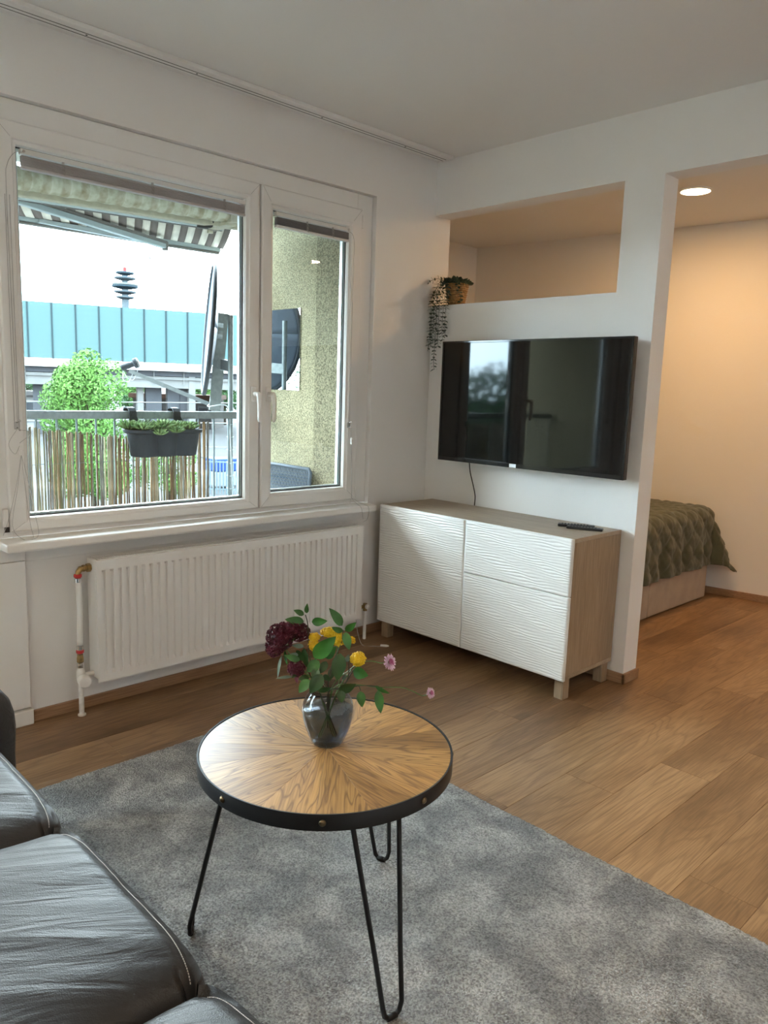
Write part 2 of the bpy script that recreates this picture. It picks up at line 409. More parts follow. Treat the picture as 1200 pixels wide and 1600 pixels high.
# ------------------------------------------------------------------ mini blinds stacked up at the glass
M_blind = mat('grey_blind_slat', (.50,.48,.48), .45)
M_blind_d = mat('dark_blind_slat', (.20,.20,.21), .45)
M_blindw = mat('white_blind_rail', (.72,.72,.70), .35)
M_cord = mat('grey_cord', (.42,.41,.40), .8)
M_clear = glass('clear_plastic', (.8,.8,.8), .1)
def blind(label, y0, y1, ztop, ms, mb, clips, side):
    t = thing('mini_blind', label, 'blind', (-.012,(y0+y1)/2,ztop), group='mini blinds on the two sashes')
    x0, x1 = -.026, -.004
    obj('headrail', B(x0,x1,y0,y1,ztop-.018,ztop), M_blindw, t, bevel=.002)
    b = BM()
    for k in range(16):
        z = ztop-.0235-.0021*k; j = .0015*math.sin(k*2.1)
        box(b, x0+.001+j, x1-.001+j, y0+.004, y1-.004, z-.0012, z)
    obj('slat_stack', b, ms, t)
    obj('bottom_rail', B(x0-.001,x1+.001,y0+.003,y1-.003,ztop-.068,ztop-.058), mb, t, bevel=.002)
    for y in clips:
        b = BM(); box(b, x1-.001,x1+.003,y-.004,y+.004,ztop-.026,ztop-.016)
        for k in range(7):
            tube(b, [(x1+.003,y-.006,ztop-.026-.005*k),(x1+.007,y+.004*math.sin(k*2),ztop-.030-.005*k),(x1+.003,y+.006,ztop-.034-.005*k)], .0012, 5)
        obj('ladder_cord', b, M_cord, t)
    s = BM()
    cyl(s, (x1,y0+.01 if side < 0 else y1-.01,ztop-.01), (x1+.006,y0+.01 if side < 0 else y1-.01,ztop-.01), .005, 8)
    obj('cord_exit', s, M_chrome, t)
    return t
blind('grey mini blind gathered at the top of the wide left sash', -2.212,-1.248, 2.168, M_blind, M_blind, (-2.06,-1.70,-1.36), -1)
blind('dark mini blind with a pale bottom rail on the narrow right sash', -1.080,-.628, 2.152, M_blind_d, M_blindw, (-.90,-.74), 1)
# cords
def cord(label, pts, cleat, tassel, loops):
    t = thing('blind_cord', label, 'cord', cleat, group='blind cords')
    b = BM()
    for p in pts: tube(b, p, .0012, 5)
    obj('cord', b, M_cord, t)
    x,y,z = cleat
    b = BM(); box(b, x,x+.006,y-.010,y+.010,z-.014,z+.014); obj('cleat', b, M_clear, t, bevel=.002)
    b = BM(); tube(b, [(x+.006,y,z+.012),(x+.016,y,z+.016),(x+.02,y+.008,z+.020)], .003, 6); tube(b, [(x+.006,y,z-.008),(x+.016,y,z-.012),(x+.02,y+.006,z-.018)], .003, 6)
    obj('hook', b, M_chrome, t, smooth=True)
    x,y,z = tassel
    b = BM(); lathe(b, [(.003,.016),(.0055,.012),(.006,-.016),(.0045,-.020)], tassel, 10); obj('tassel', b, M_pvc, t, smooth='auto')
    b = BM()
    for p in loops: tube(b, p, .0009, 5)
    obj('loose_cord', b, M_cord, t)
def catm(pts, n=6):
    P_ = [Vector(p) for p in pts]; out = []
    Q = [P_[0]*2-P_[1]]+P_+[P_[-1]*2-P_[-2]]
    for i in range(1, len(Q)-2):
        for k in range(n):
            t = k/n; a,b_,c,d = Q[i-1:i+3]
            out.append(.5*((2*b_)+(-a+c)*t+(2*a-5*b_+4*c-d)*t*t+(-a+3*b_-3*c+d)*t**3))
    out.append(P_[-1]); return out
cord('thin blind cord wound on a clear cleat down the left edge of the wide sash',
     [catm([(-.004,-2.205,2.155),(.002,-2.235,2.145),(.004,-2.262,2.10),(-.004,-2.266,2.02),(-.004,-2.264,1.6),(0.000,-2.262,1.19)]),
      [(-.003,-2.256,2.0),(-.003,-2.256,1.19)], [(-.003,-2.272,2.0),(-.003,-2.272,1.19)]],
     (-.010,-2.262,1.175), (.012,-2.258,1.085),
     [catm([(.010,-2.262,1.17),(.012,-2.30,1.11),(.012,-2.28,1.07),(.012,-2.262,1.10)]),
      catm([(.012,-2.26,1.16),(.02,-2.22,1.15),(.012,-2.262,1.11)]),
      catm([(.012,-2.258,1.065),(.014,-2.285,.93),(.014,-2.315,.82),(.014,-2.335,.765)]),
      catm([(.012,-2.258,1.065),(.014,-2.275,.95),(.014,-2.30,.80),(.045,-2.275,.750),(.055,-2.24,.749),(.040,-2.215,.765),(.014,-2.215,.83),(.014,-2.240,.98),(.012,-2.257,1.065)]),
      catm([(.012,-2.258,1.065),(.014,-2.245,.90),(.014,-2.235,.80),(.03,-2.23,.749)])])
cord('blind cord and tassel hanging down the right edge of the narrow sash',
     [catm([(-.004,-.640,2.135),(.002,-.612,2.120),(.002,-.600,2.06),(-.004,-.598,1.9),(-.002,-.600,1.18)])],
     (-.010,-.600,1.165), (.010,-.592,1.085),
     [[(.006,-.597,1.16),(.010,-.594,1.07)], [(.010,-.592,1.07),(.006,-.576,.78)], [(.010,-.594,1.07),(.006,-.580,.78)],
      catm([(.006,-.576,.78),(.06,-.560,.755),(.109,-.548,.74),(.112,-.556,.68),(.1128,-.585,.665)]), catm([(.006,-.580,.78),(.06,-.590,.756),(.109,-.60,.74),(.112,-.588,.68)])])
# cord end clip at the lower left corner
t = thing('cord_clip', 'small white plastic clip at the lower left corner of the window frame', 'clip', (-.02,-2.315,.80))
obj('clip_body', B(-.028,-.008,-2.323,-2.305,.79,.86), M_pvc, t, bevel=.003)
obj('clip_slot', B(-.0085,-.006,-2.322,-2.304,.772,.792), M_dark, t)

# ------------------------------------------------------------------ curtain track at the ceiling
t = thing('curtain_track', 'white two-slot curtain track along the ceiling above the window', 'curtain track', (.1,-1.5,2.6))
Y0, Y1 = -4.9, -.03
obj('track_rail', B(.062,.142,Y0,Y1,2.582,2.5995), M_pvc, t, bevel=.003)
b = BM(); box(b, .080,.083,Y0,Y1-.02,2.5812,2.583); box(b, .104,.107,Y0,Y1-.02,2.5812,2.583)
obj('track_slot', b, M_dark, t)
for y in (-2.0,-1.55,-.9,-.35): obj('screw_hole', cyl(BM(), (.093,y,2.5812), (.093,y,2.583), .004, 8), M_dark, t)

# ------------------------------------------------------------------ radiator
t = thing('radiator', 'white ribbed panel radiator below the window', 'radiator', (.08,-1.31,.14))
RY0, RY1, RZ0, RZ1, RXB, RXF = -2.030, -.592, .142, .648, .036, .124
b = BM()
box(b, RXB,RXF-.012,RY0,RY0+.010,RZ0+.012,RZ1); box(b, RXB,RXF-.012,RY1-.010,RY1,RZ0+.012,RZ1); box(b, RXB,RXB+.012,RY0+.01,RY1-.01,RZ0+.012,RZ1-.01)
obj('casing', b, M_rad, t, bevel=.002)
# fluted front panel: tray-shaped flutes with sloped ends
b = BM(); fx = RXF
n = 41; gy0, gy1 = RY0+.022, RY1-.022; p = (gy1-gy0)/n; zt, zb_ = .607, .172
def V(x,y,z): return b.verts.new((x,y,z))
d = .0095
for k in range(n):
    a = gy0+k*p; w_ = p*.46; s_ = .003
    A = [(fx,a,zb_),(fx,a+w_,zb_),(fx,a+w_,zt),(fx,a,zt)]
    I = [(fx-d,a+s_,zb_+.016),(fx-d,a+w_-s_,zb_+.016),(fx-d,a+w_-s_,zt-.010),(fx-d,a+s_,zt-.010)]
    va = [V(*q) for q in A]; vi = [V(*q) for q in I]; b.faces.new(vi)
    for j in range(4): b.faces.new((va[j], va[(j+1)%4], vi[(j+1)%4], vi[j]))
    b.faces.new([V(fx,a+w_,zb_), V(fx,a+p,zb_), V(fx,a+p,zt), V(fx,a+w_,zt)])
for (c0,c1) in ((RZ0,zb_),(zt,RZ1-.002)): b.faces.new([V(fx,gy0,c0),V(fx,gy1,c0),V(fx,gy1,c1),V(fx,gy0,c1)])
for (a0,a1) in ((RY0,gy0),(gy1,RY1)): b.faces.new([V(fx,a0,RZ0),V(fx,a1,RZ0),V(fx,a1,RZ1-.002),V(fx,a0,RZ1-.002)])
for q in ([(fx,RY0,RZ0),(fx,RY0,RZ1-.002),(fx-.010,RY0,RZ1-.002),(fx-.010,RY0,RZ0)],[(fx,RY1,RZ0),(fx,RY1,RZ1-.002),(fx-.010,RY1,RZ1-.002),(fx-.010,RY1,RZ0)],
          [(fx,RY0,RZ1-.002),(fx,RY1,RZ1-.002),(fx-.012,RY1,RZ1-.002),(fx-.012,RY0,RZ1-.002)],[(fx,RY0,RZ0),(fx,RY1,RZ0),(fx-.012,RY1,RZ0),(fx-.012,RY0,RZ0)]):
    b.faces.new([V(*z) for z in q])
bmesh.ops.remove_doubles(b, verts=b.verts, dist=1e-5)
obj('front_panel', b, M_rad, t)
b = BM()
box(b, RXB+.012,RXB+.016,RY0+.01,RY1-.01,RZ1-.006,RZ1+.002); box(b, RXF-.018,RXF-.012,RY0+.01,RY1-.01,RZ1-.006,RZ1+.002)
for k in range(5): box(b, RXB+.024+k*.010,RXB+.0255+k*.010,RY0+.01,RY1-.01,RZ1-.004,RZ1-.001)
y = RY0+.02
while y < RY1-.02: box(b, RXB+.014,RXF-.014,y,y+.0022,RZ1-.0015,RZ1-.0003); y += .012
g_ = obj('top_grille', b, M_rad, t); g_['kind'] = 'stuff'
obj('inside', B(RXB+.02,RXF-.03,RY0+.015,RY1-.015,RZ0+.03,RZ1-.05), mat('radiator_inner_metal', (.12,.12,.12), .6), t)
# pipework left
t = thing('radiator_pipe', 'white riser pipe with brass elbow and red clips left of the radiator', 'pipe', (.07,-2.08,0), group='radiator pipes')
px_, py_ = .072, -2.083
b = BM(); tube(b, catm([(px_,py_,.575),(px_-.004,py_+.006,.45),(px_,py_,.30)],8), .0115, 14); obj('riser', b, M_pipe, t, smooth=True)
b = BM(); tube(b, [(px_,py_,.585),(px_,py_+.002,.600),(px_,py_+.012,.612),(px_,py_+.025,.613),(px_,RY0-.002,.613)], [.010,.011,.012,.010,.010], 12)
lathe(b, [(.017,0),(.017,.016)], (px_,RY0-.018,.613), 6, ax=(0,1,0)); lathe(b, [(.014,0),(.014,.010)], (px_,RY0-.034,.613), 6, ax=(0,1,0))
obj('brass_elbow', b, M_brass, t, smooth='auto')
for z in (.578,.266):
    b = BM(); lathe(b, [(.0125,0),(.0155,.003),(.0155,.012),(.0125,.015)], (px_,py_,z), 14); obj('red_clip', b, M_red, t, smooth='auto')
for z in (.560,.281):
    b = BM(); lathe(b, [(.013,0),(.013,.016)], (px_,py_,z), 14); obj('steel_collar', b, M_chrome, t, smooth='auto')
b = BM(); lathe(b, [(.011,0),(.014,.003),(.014,.020),(.012,.024),(.012,.034)], (px_,py_,.228), 8); obj('brass_union', b, M_brass, t, smooth='auto')
b = BM(); lathe(b, [(.012,0),(.0145,.002),(.0145,.008),(.012,.010),(.0145,.012),(.0145,.020),(.012,.022)], (px_,py_,.205), 14); obj('steel_nut', b, M_chrome, t, smooth='auto')
b = BM(); lathe(b, [(.010,0),(.016,.012),(.016,.045),(.010,.060)], (px_,py_,.145), 14); cyl(b, (px_,py_,.170),(px_,RY0,.170),.010,12)
obj('valve_body', b, M_pipe, t, smooth='auto')
b = BM(); lathe(b, [(.014,0),(.024,.006),(.026,.030),(.022,.038),(.008,.040)], (px_+.012,py_+.004,.158), 24, ax=(.93,-.15,.0)); obj('valve_knob', b, M_pvc, t, smooth='auto')
b = BM(); lathe(b, [(.012,0),(.016,.002),(.016,.008),(.0105,.012),(.0105,.146)], (px_,py_,0), 14); obj('lower_pipe', b, mat('chipped_pipe_paint', (.72,.70,.66), .5, var=.25, vscale=30), t, smooth='auto')
t = thing('radiator_pipe', 'short white pipe with brass valve right of the radiator', 'pipe', (.07,-.515,0), group='radiator pipes')
b = BM(); cyl(b, (.07,-.515,0),(.07,-.515,.165),.009,12); obj('lower_pipe', b, M_pipe, t, smooth='auto')
b = BM(); cyl(b, (.07,RY1,.185),(.07,-.53,.185),.010,8); cyl(b, (.07,-.515,.160),(.07,-.515,.200),.012,12); obj('brass_valve', b, M_brass, t, smooth='auto')
b = BM(); lathe(b, [(.008,0),(.013,.004),(.013,.016),(.006,.020)], (.078,-.515,.185), 12, ax=(1,0,0)); obj('valve_cap', b, M_pvc, t, smooth='auto')
# thin lead with white plug lying on the floor beside the radiator
t = thing('thin_cable', 'thin grey lead ending in a small white tip on the floor by the sideboard', 'cable', (.15,-.6,0))
b = BM(); tube(b, catm([(.09,-.60,.14),(.11,-.60,.06),(.15,-.60,.003),(.20,-.56,.002),(.225,-.53,.002)]), .0016, 6); obj('lead', b, M_cord, t)
b = BM(); tube(b, [(.22,-.535,.006),(.245,-.515,.006),(.255,-.507,.006)], [.006,.007,.003], 8); obj('tip', b, M_pvc, t, smooth=True)

# ------------------------------------------------------------------ sideboard
XS = .077; SX0, SX1, SYF, SYB, SZ0, SZ1 = XS, XS+1.2, -.432, -.014, .10, .742
t = thing('sideboard', 'low sideboard with white wavy fronts and pale wood carcass under the television', 'sideboard', ((SX0+SX1)/2,-.22,0))
YF = SYF+.020
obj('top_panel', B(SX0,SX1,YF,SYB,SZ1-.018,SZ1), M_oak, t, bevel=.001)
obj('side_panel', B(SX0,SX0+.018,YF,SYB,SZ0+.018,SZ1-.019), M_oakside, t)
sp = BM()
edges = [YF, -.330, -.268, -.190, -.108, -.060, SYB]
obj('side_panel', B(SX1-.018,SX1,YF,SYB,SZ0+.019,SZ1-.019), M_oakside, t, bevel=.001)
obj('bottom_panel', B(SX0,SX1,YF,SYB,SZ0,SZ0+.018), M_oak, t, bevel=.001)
obj('back_panel', B(SX0+.02,SX1-.02,SYB-.006,SYB-.001,SZ0+.02,SZ1-.02), M_oak, t)
obj('divider', B(SX0+.592,SX0+.608,YF+.004,SYB-.01,SZ0+.02,SZ1-.02), M_oak, t)
for x in (SX0+.012, SX0+.576, SX1-.060):
    for y in (SYF+.028, SYB-.055):
        if x == SX0+.576: continue
        obj('leg', B(x,x+.048,y,y+.048,0,SZ0), M_oakside, t, bevel=.002)
def wavy(x0, x1, z0, z1, seed):
    """wavy-relief front: real ridges, dense grid with returned edges"""
    nu = int((x1-x0)/.010); nv = int((z1-z0)/.0023)
    rs = np.random.RandomState(seed); ph = rs.rand(40)*6.28
    def h(x, z):
        wv = z*2*PI/.0125 + 1.3*math.sin(x*9+z*31+ph[0]) + .9*math.sin(x*23-z*57+ph[1]) + .8*math.sin(x*41+z*90+ph[2]) + .5*math.sin(x*70+ph[3]+z*140)
        am = .6+.4*math.sin(x*17+z*60+ph[4])
        s = math.sin(wv); return .0016*am*(s+.35*math.sin(2*wv+1))
    def P(i, j):
        x = x0+(x1-x0)*max(0, min(nu, i-1))/nu; z = z0+(z1-z0)*max(0, min(nv, j-1))/nv
        if i in (0, nu+2) or j in (0, nv+2): return (x, SYF+.018, z)
        e = min(1, (x-x0)/.008, (x1-x)/.008, (z-z0)/.006, (z1-z)/.006)
        return (x, SYF-h(x, z)*max(0, e)+.0015*(1-e), z)
    return grid_mesh('wavy', P, nu+2, nv+2)
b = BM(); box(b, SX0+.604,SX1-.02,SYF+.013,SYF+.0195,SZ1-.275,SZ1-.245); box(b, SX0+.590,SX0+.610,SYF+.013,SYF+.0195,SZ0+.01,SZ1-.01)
obj('gap_shade_strip', b, M_dark, t)  # black strips standing in for the carcass shade between door and drawers
g_ = .0024
o = obj('door', wavy(SX0,SX0+.6-g_,SZ0-.004,SZ1-.001,1), M_frontpanel, t, smooth=True)
o = obj('drawer', wavy(SX0+.6+g_,SX1,SZ1-.258,SZ1-.001,2), M_frontpanel, t, smooth=True)
o = obj('drawer', wavy(SX0+.6+g_,SX1,SZ0-.004,SZ1-.2625,3), M_frontpanel, t, smooth=True)

# ------------------------------------------------------------------ television
t = thing('television', 'large black flat television on a wall bracket', 'television', (.765,-.02,1.30))
TX0, TX1, TZ0, TZ1, TYF = .203, 1.322, .985, 1.622, -.120
b = BM()
box(b, TX0,TX1,TYF+.004,TYF+.030,TZ0,TZ1)
obj('housing', b, mat('tv_black_plastic', (.01,.01,.011), .35), t, bevel=.003)
obj('rear_cover', B(TX0+.12,TX1-.12,TYF+.030,TYF+.065,TZ0+.06,TZ1-.14), M_black, t, bevel=.01)
b = BM()
for q in ((TX0,TX0+.010,TZ0,TZ1),(TX1-.010,TX1,TZ0,TZ1),(TX0+.01,TX1-.01,TZ1-.010,TZ1),(TX0+.01,TX1-.01,TZ0,TZ0+.022)): box(b, q[0],q[1],TYF-.003,TYF+.004,q[2],q[3])
obj('bezel', b, mat('tv_gloss_bezel', (.008,.008,.01), .12), t, bevel=.0015)
m_scr, _, p_ = new_mat('tv_screen'); p_.inputs['Base Color'].default_value = (.003,.0035,.004,1); p_.inputs['Roughness'].default_value = .045; p_.inputs['Specular IOR Level'].default_value = .42
obj('screen', B(TX0+.010,TX1-.010,TYF+.001,TYF+.004,TZ0+.022,TZ1-.010), m_scr, t)
o = obj('badge', B(.690,.732,TYF-.0045,TYF-.003,TZ0+.001,TZ0+.020), mat('silver_badge', (.65,.65,.66), .3, .7), t, bevel=.001)
o['label'] = 'small silver badge at the bottom centre'
def text(body, size, loc, rot, m, parent, ext=.0004):
    c = bpy.data.curves.new('lettering', 'FONT'); c.body = body; c.size = size; c.extrude = ext; c.align_x = 'CENTER'; c.align_y = 'CENTER'
    tmp = bpy.data.objects.new('lettering', c); COL.objects.link(tmp); bpy.context.view_layer.update()
    me = bpy.data.meshes.new_from_object(tmp.evaluated_get(bpy.context.evaluated_depsgraph_get())); bpy.data.objects.remove(tmp)
    from mathutils import Euler
    me.transform(Euler(rot).to_matrix().to_4x4()); me.transform(Matrix.Translation(loc))
    return obj('lettering', me, m, parent)
b = BM(); box(b, .55,.98,-.008,-.002,1.12,1.50); box(b, .70,.84,-.054,-.006,1.26,1.36)
obj('wall_bracket', b, M_black, t)
t = thing('tv_cable', 'thin black cable hanging from the television to the sideboard', 'cable', (.37,-.03,.745))
b = BM(); tube(b, catm([(.385,-.072,1.00),(.378,-.05,.93),(.386,-.03,.86),(.398,-.022,.80),(.398,-.022,.744)]), .0028, 6); obj('cable', b, M_black, t, smooth=True)

# ------------------------------------------------------------------ remotes
def remote(label, cx, cy, ang, L, W):
    t = thing('remote_control', label, 'remote', (cx,cy,SZ1), ang, 'remotes on the sideboard')
    b = BM()
    n_ = 10
    def P(i, j):
        x = -L/2+L*i/n_; y = -W/2+W*j/6
        e = 1-abs(2*i/n_-1)**8; f_ = 1-abs(2*j/6-1)**6
        return (x, y*(.93+.07*e), .006+.010*(e*f_)**.5)
    box(b, -L/2,L/2,-W/2*.96,W/2*.96,.0005,.0125)
    obj('body', b, mat('remote_plastic', (.012,.012,.013), .4), t, world=False, bevel=.004)
    b = BM()
    for i in range(9):
        for j in range(3): cyl(b, (-L*.38+i*L*.085, -W*.27+j*W*.27, .0125), (-L*.38+i*L*.085, -W*.27+j*W*.27, .0138), .0032, 8)
    k_ = obj('keys', b, mat('remote_keys', (.05,.05,.055), .6), t, world=False)
    b = BM(); cyl(b, (L*.40,0,.0125), (L*.40,0,.0138), .005, 12); obj('power_key', b, M_pvc if False else mat('remote_power_key', (.10,.10,.11), .5), t, world=False)
remote('black remote lying nearer the wall on the sideboard end', 1.108,-.135, math.radians(30), .17,.045)
remote('black remote lying nearest the front edge of the sideboard end', 1.172,-.165, math.radians(24), .165,.042)

# ------------------------------------------------------------------ plant in basket on the half wall
t = thing('hanging_plant', 'trailing eucalyptus in a small wicker basket on the half wall', 'plant', (.130,.058,1.831))
b = BM(); pc = Vector((.130,.058,1.831)); nr = 11
for k in range(nr):
    z = .006+k*.0108; R0 = .043+.019*(k/(nr-1))
    pts = []
    for a in range(48):
        th = 2*PI*a/48; rr = R0+.0032*math.cos(8*th*1.5+PI*k)
        pts.append(pc+Vector((rr*math.cos(th), rr*math.sin(th), z+.0012*math.sin(24*th))))
    tube(b, pts, .0046, 5, closed=True)
for k in range(12):
    th = 2*PI*(k+.5)/12; tube(b, [pc+Vector((.043*math.cos(th),.043*math.sin(th),.002)), pc+Vector((.062*math.cos(th),.062*math.sin(th),.118))], .0035, 5)
lathe(b, [(.0,.001),(.040,.001),(.058,.112)], pc, 24, False, False)
obj('basket', b, mat('wicker', (.36,.20,.075), .5, var=.35, vscale=90), t, smooth=True)
M_euc = leaf_mat('eucalyptus_leaf', (.025,.050,.030), (.055,.095,.055))
M_euc2 = leaf_mat('eucalyptus_leaf_grey', (.05,.085,.07), (.09,.14,.11))
def disc_leaf(b, c, d, up, L, W, n=6):
    """small pointed oval leaf with a folded midrib"""
    c, d, up = Vector(c), Vector(d).normalized(), Vector(up)
    s = d.cross(up); s = s.normalized() if s.length > 1e-4 else d.orthogonal().normalized(); u = s.cross(d)
    mid = [b.verts.new(c+d*(L*i/4)+u*(.06*L*math.sin(PI*i/4))) for i in range(5)]
    for sg in (-1, 1):
        e = [b.verts.new(c+d*(L*(i/4))+s*sg*W*.5*wf+u*(.12*W)) for i, wf in ((1,.85),(2,1),(3,.75))]
        b.faces.new((mid[0], mid[1], e[0])); b.faces.new((mid[1], mid[2], e[1], e[0])); b.faces.new((mid[2], mid[3], e[2], e[1])); b.faces.new((mid[3], mid[4], e[2]))
random.seed(3)
def vine(pts, m, sp=.0135, L=.024, W=.014, jit=2.0):
    pts = catm(pts, 10); b = BM(); tube(b, pts, .0011, 4)
    acc = 0; k = 0
    for a, c in zip(pts, pts[1:]):
        acc += (c-a).length
        if acc > sp:
            acc = 0; d = (c-a).normalized(); o1 = d.orthogonal().normalized(); th = k*1.9+random.random()*jit; k += 1
            s = o1*math.cos(th)+d.cross(o1)*math.sin(th)
            for sg in (-1, 1):
                l = L*random.uniform(.8,1.2); disc_leaf(b, c, s*sg+d*.45, d*-1+s*.2, l, W*random.uniform(.8,1.2))
    obj('vine', b, m, t)
pz = 1.95
for i, (tx, ty, zend, m) in enumerate(((.030,-.030,1.60,M_euc),(.045,-.035,1.62,M_euc2),(.070,-.040,1.475,M_euc2),(.092,-.040,1.60,M_euc2),(.118,-.035,1.635,M_euc),(.138,-.035,1.66,M_euc2),(.016,-.024,1.58,M_euc))):
    bx_ = .130-(.06 if i in (0,6) else .03)+.01*i*.4
    vine([(bx_+.03,.04,pz-.02),(bx_-.005,.0,pz+.015),(tx+.004,ty+.006,pz-.06),(tx,ty,1.82),(tx+.004*math.sin(i),ty,1.72),(tx-.004,ty,zend+.06),(tx+(-.012 if i in (6,) else .004),ty,zend)], m)
vine([(.10,.04,1.94),(.05,.0,1.975),(.012,-.03,1.965),(.004,-.05,1.945)], M_euc)
vine([(.15,.02,1.93),(.20,-.02,1.955),(.222,-.035,1.90),(.240,-.03,1.845),(.228,-.03,1.838)], M_euc, L=.02, W=.014)
b = BM()
for k in range(170):
    a = random.random()*2*PI; r = .070*math.sqrt(random.random()); c = pc+Vector((r*math.cos(a), r*math.sin(a), .110+random.random()*.035*(1-r/.09)))
    disc_leaf(b, c, (math.cos(a)*.6+random.uniform(-.4,.4), math.sin(a)*.6+random.uniform(-.4,.4), random.uniform(.1,1)), (random.uniform(-.5,.5),random.uniform(-.5,.5),1), .028, .025)
obj('crown_leaves', b, M_euc, t)['kind'] = 'stuff'

# ------------------------------------------------------------------ bedroom downlights
def emis(name, col, s):
    m = bpy.data.materials.new(name); m.use_nodes = True; nt = m.node_tree; nt.nodes.clear(); g = N(nt); e = g.n('Emission'); e.inputs[0].default_value = (*col, 1); e.inputs[1].default_value = s
    o = g.n('OutputMaterial'); g.l(e.outputs[0], o.inputs[0]); return m
M_led = emis('led_panel', (1,.80,.52), 4)
def downlight(label, x, y, zc, power, col, r=.082):
    t = thing('downlight', label, 'lamp', (x,y,zc), group='ceiling downlights')
    b = BM(); lathe(b, [(r,0),(r+.008,0),(r+.008,-.006),(r+.004,-.010),(r,-.010),(r-.004,-.006)], (x,y,zc-.0005), 40, False, False); obj('ring', b, M_pvc, t, smooth='auto')
    b = BM(); lathe(b, [(r-.002,-.005),(r-.002,-.009)], (x,y,zc), 40); obj('diffuser', b, M_led, t)
    l = bpy.data.lights.new('lamp_light', 'AREA'); l.shape = 'DISK'; l.size = r*2; l.energy = power; l.color = col
    lo = bpy.data.objects.new('lamp_light', l); COL.objects.link(lo); lo.location = (0,0,-.014); lo.parent = t
    return t
downlight('round glowing downlight in the bedroom ceiling right of the pillar', .929,1.172,2.54, BED_W, (1,.59,.25))
downlight('round downlight in the bedroom ceiling out to the right of the picture', 2.75,1.40,2.54, BED_W*.45, (1,.59,.25))
for x, y, w_ in ((1.6,-4.2,'above the sofa'),(3.6,-4.2,'behind the viewer'),(3.9,-1.6,'right of the picture near the bedroom opening')):
    downlight('round downlight in the living room ceiling '+w_, x, y, 2.60, ROOM_W, (1,.78,.55))

# ------------------------------------------------------------------ bed
t = thing('bed', 'beige upholstered divan bed behind the partition', 'bed', (-.1,1.17,0))
b = BM(); box(b, -1.15,.86,.36,1.955,.03,.24)
obj('bed_frame', b, M_bedbase, t, bevel=.012)
for (a0,a1) in ((.365,1.118),(1.122,1.955)): obj('drawer_front', B(.861,.892,a0,a1,.008,.245), M_bedbase, t, bevel=.008)
obj('mattress', B(-1.14,.85,.37,1.945,.245,.60), mat('mattress_ticking', (.7,.68,.64), .8), t, bevel=.05)
X_, Y_, Z_ = .83, 1.915, .635
def quilt(i, j):
    s = -1.13+(X_+1.13+.43)*i/230; tt = .38+(Y_-.38+.40)*j/210
    ds, dt = max(0, s-X_), max(0, tt-Y_); d = (ds**2.7+dt**2.7)**(1/2.7) if ds+dt > 0 else 0
    px, py = min(s, X_), min(tt, Y_)
    crown = .022*math.sin(PI*min(1, max(0, (s+1.13)/(X_+1.13))))*math.sin(PI*min(1, max(0,(tt-.38)/(Y_-.38))))
    z = Z_+crown; ox = oy = 0; nrm = Vector((0,0,1))
    if d > 0:
        hh = math.hypot(ds, dt); ux, uy = ds/hh, dt/hh; d = min(d*.75+hh*.25, .43+.10*(2*ux*uy)); R = .075; arc = R*PI/2
        if d < arc: a = d/R; out = R*math.sin(a); dz = R*(1-math.cos(a)); nrm = Vector((ux*math.sin(a), uy*math.sin(a), math.cos(a)))
        else:
            e = d-arc; fl = .06+.38*(2*ux*uy)**1.5
            out = R+e*fl; dz = R+e*math.sqrt(max(.1, 1-fl*fl)); nrm = Vector((ux, uy, .1))
            k = tt if ux > uy else s
            wv = .012*math.sin(k*19+1)+.008*math.sin(k*41)
            out += wv*min(1, e/.2)
        px += ux*out; py += uy*out; z -= dz
    q = .082
    h = .012*(abs(math.sin(PI*(s+tt)/q/2))*abs(math.sin(PI*(s-tt)/q/2)))**.55 - .004
    h += .0025*math.sin(s*90+math.sin(tt*60)*2)*math.sin(tt*70+s*20)
    return Vector((px, py, max(.02, z)))+nrm*h
me = grid_mesh('quilt', quilt, 230, 210)
o = obj('bedspread', me, M_green, smooth=True); tag(o, 'olive green quilted bedspread hanging over the end of the bed', 'bedspread')
sm = o.modifiers.new('s', 'SOLIDIFY'); sm.thickness = .006; sm.offset = 1

# ------------------------------------------------------------------ rug
RX0, RX1, RYa, RYb = .572, 3.0, -3.70, -1.372
def rugmat():
    m, nt, p = new_mat('grey_rug_pile'); g = N(nt); co = g.n('TexCoord').outputs['Object']
    n1 = g.n('TexNoise', i_Scale=6.5, i_Detail=4.0, i_Roughness=.65, i_Distortion=.4); g.l(co, n1.inputs['Vector'])
    n2 = g.n('TexNoise', i_Scale=170.0, i_Detail=3.0); g.l(co, n2.inputs['Vector'])
    n3 = g.n('TexVoronoi', i_Scale=230.0); g.l(co, n3.inputs['Vector'])
    c = g.ramp(n1.outputs['Fac'], [(.38, (.22,.222,.222)), (.5, (.32,.318,.31)), (.62, (.45,.445,.43))])
    f = g.ramp(n2.outputs['Fac'], [(.35, (.55,.55,.56)), (.62, (1.15,1.15,1.15))])
    g.l(g.mix(1.0, c, f, 'MULTIPLY'), p.inputs['Base Color']); p.inputs['Roughness'].default_value = .95; p.inputs['Specular IOR Level'].default_value = .1; p.inputs['Sheen Weight'].default_value = .15
    ad = g.math('ADD', n2.outputs['Fac'], g.math('MULTIPLY', n3.outputs['Distance'], .6))
    bp = g.n('Bump', i_Strength=.9, i_Distance=.006); g.l(ad, bp.inputs['Height']); g.l(bp.outputs[0], p.inputs['Normal'])
    return m
M_rug = rugmat()
rs = np.random.RandomState(5); RN = rs.rand(420, 420)
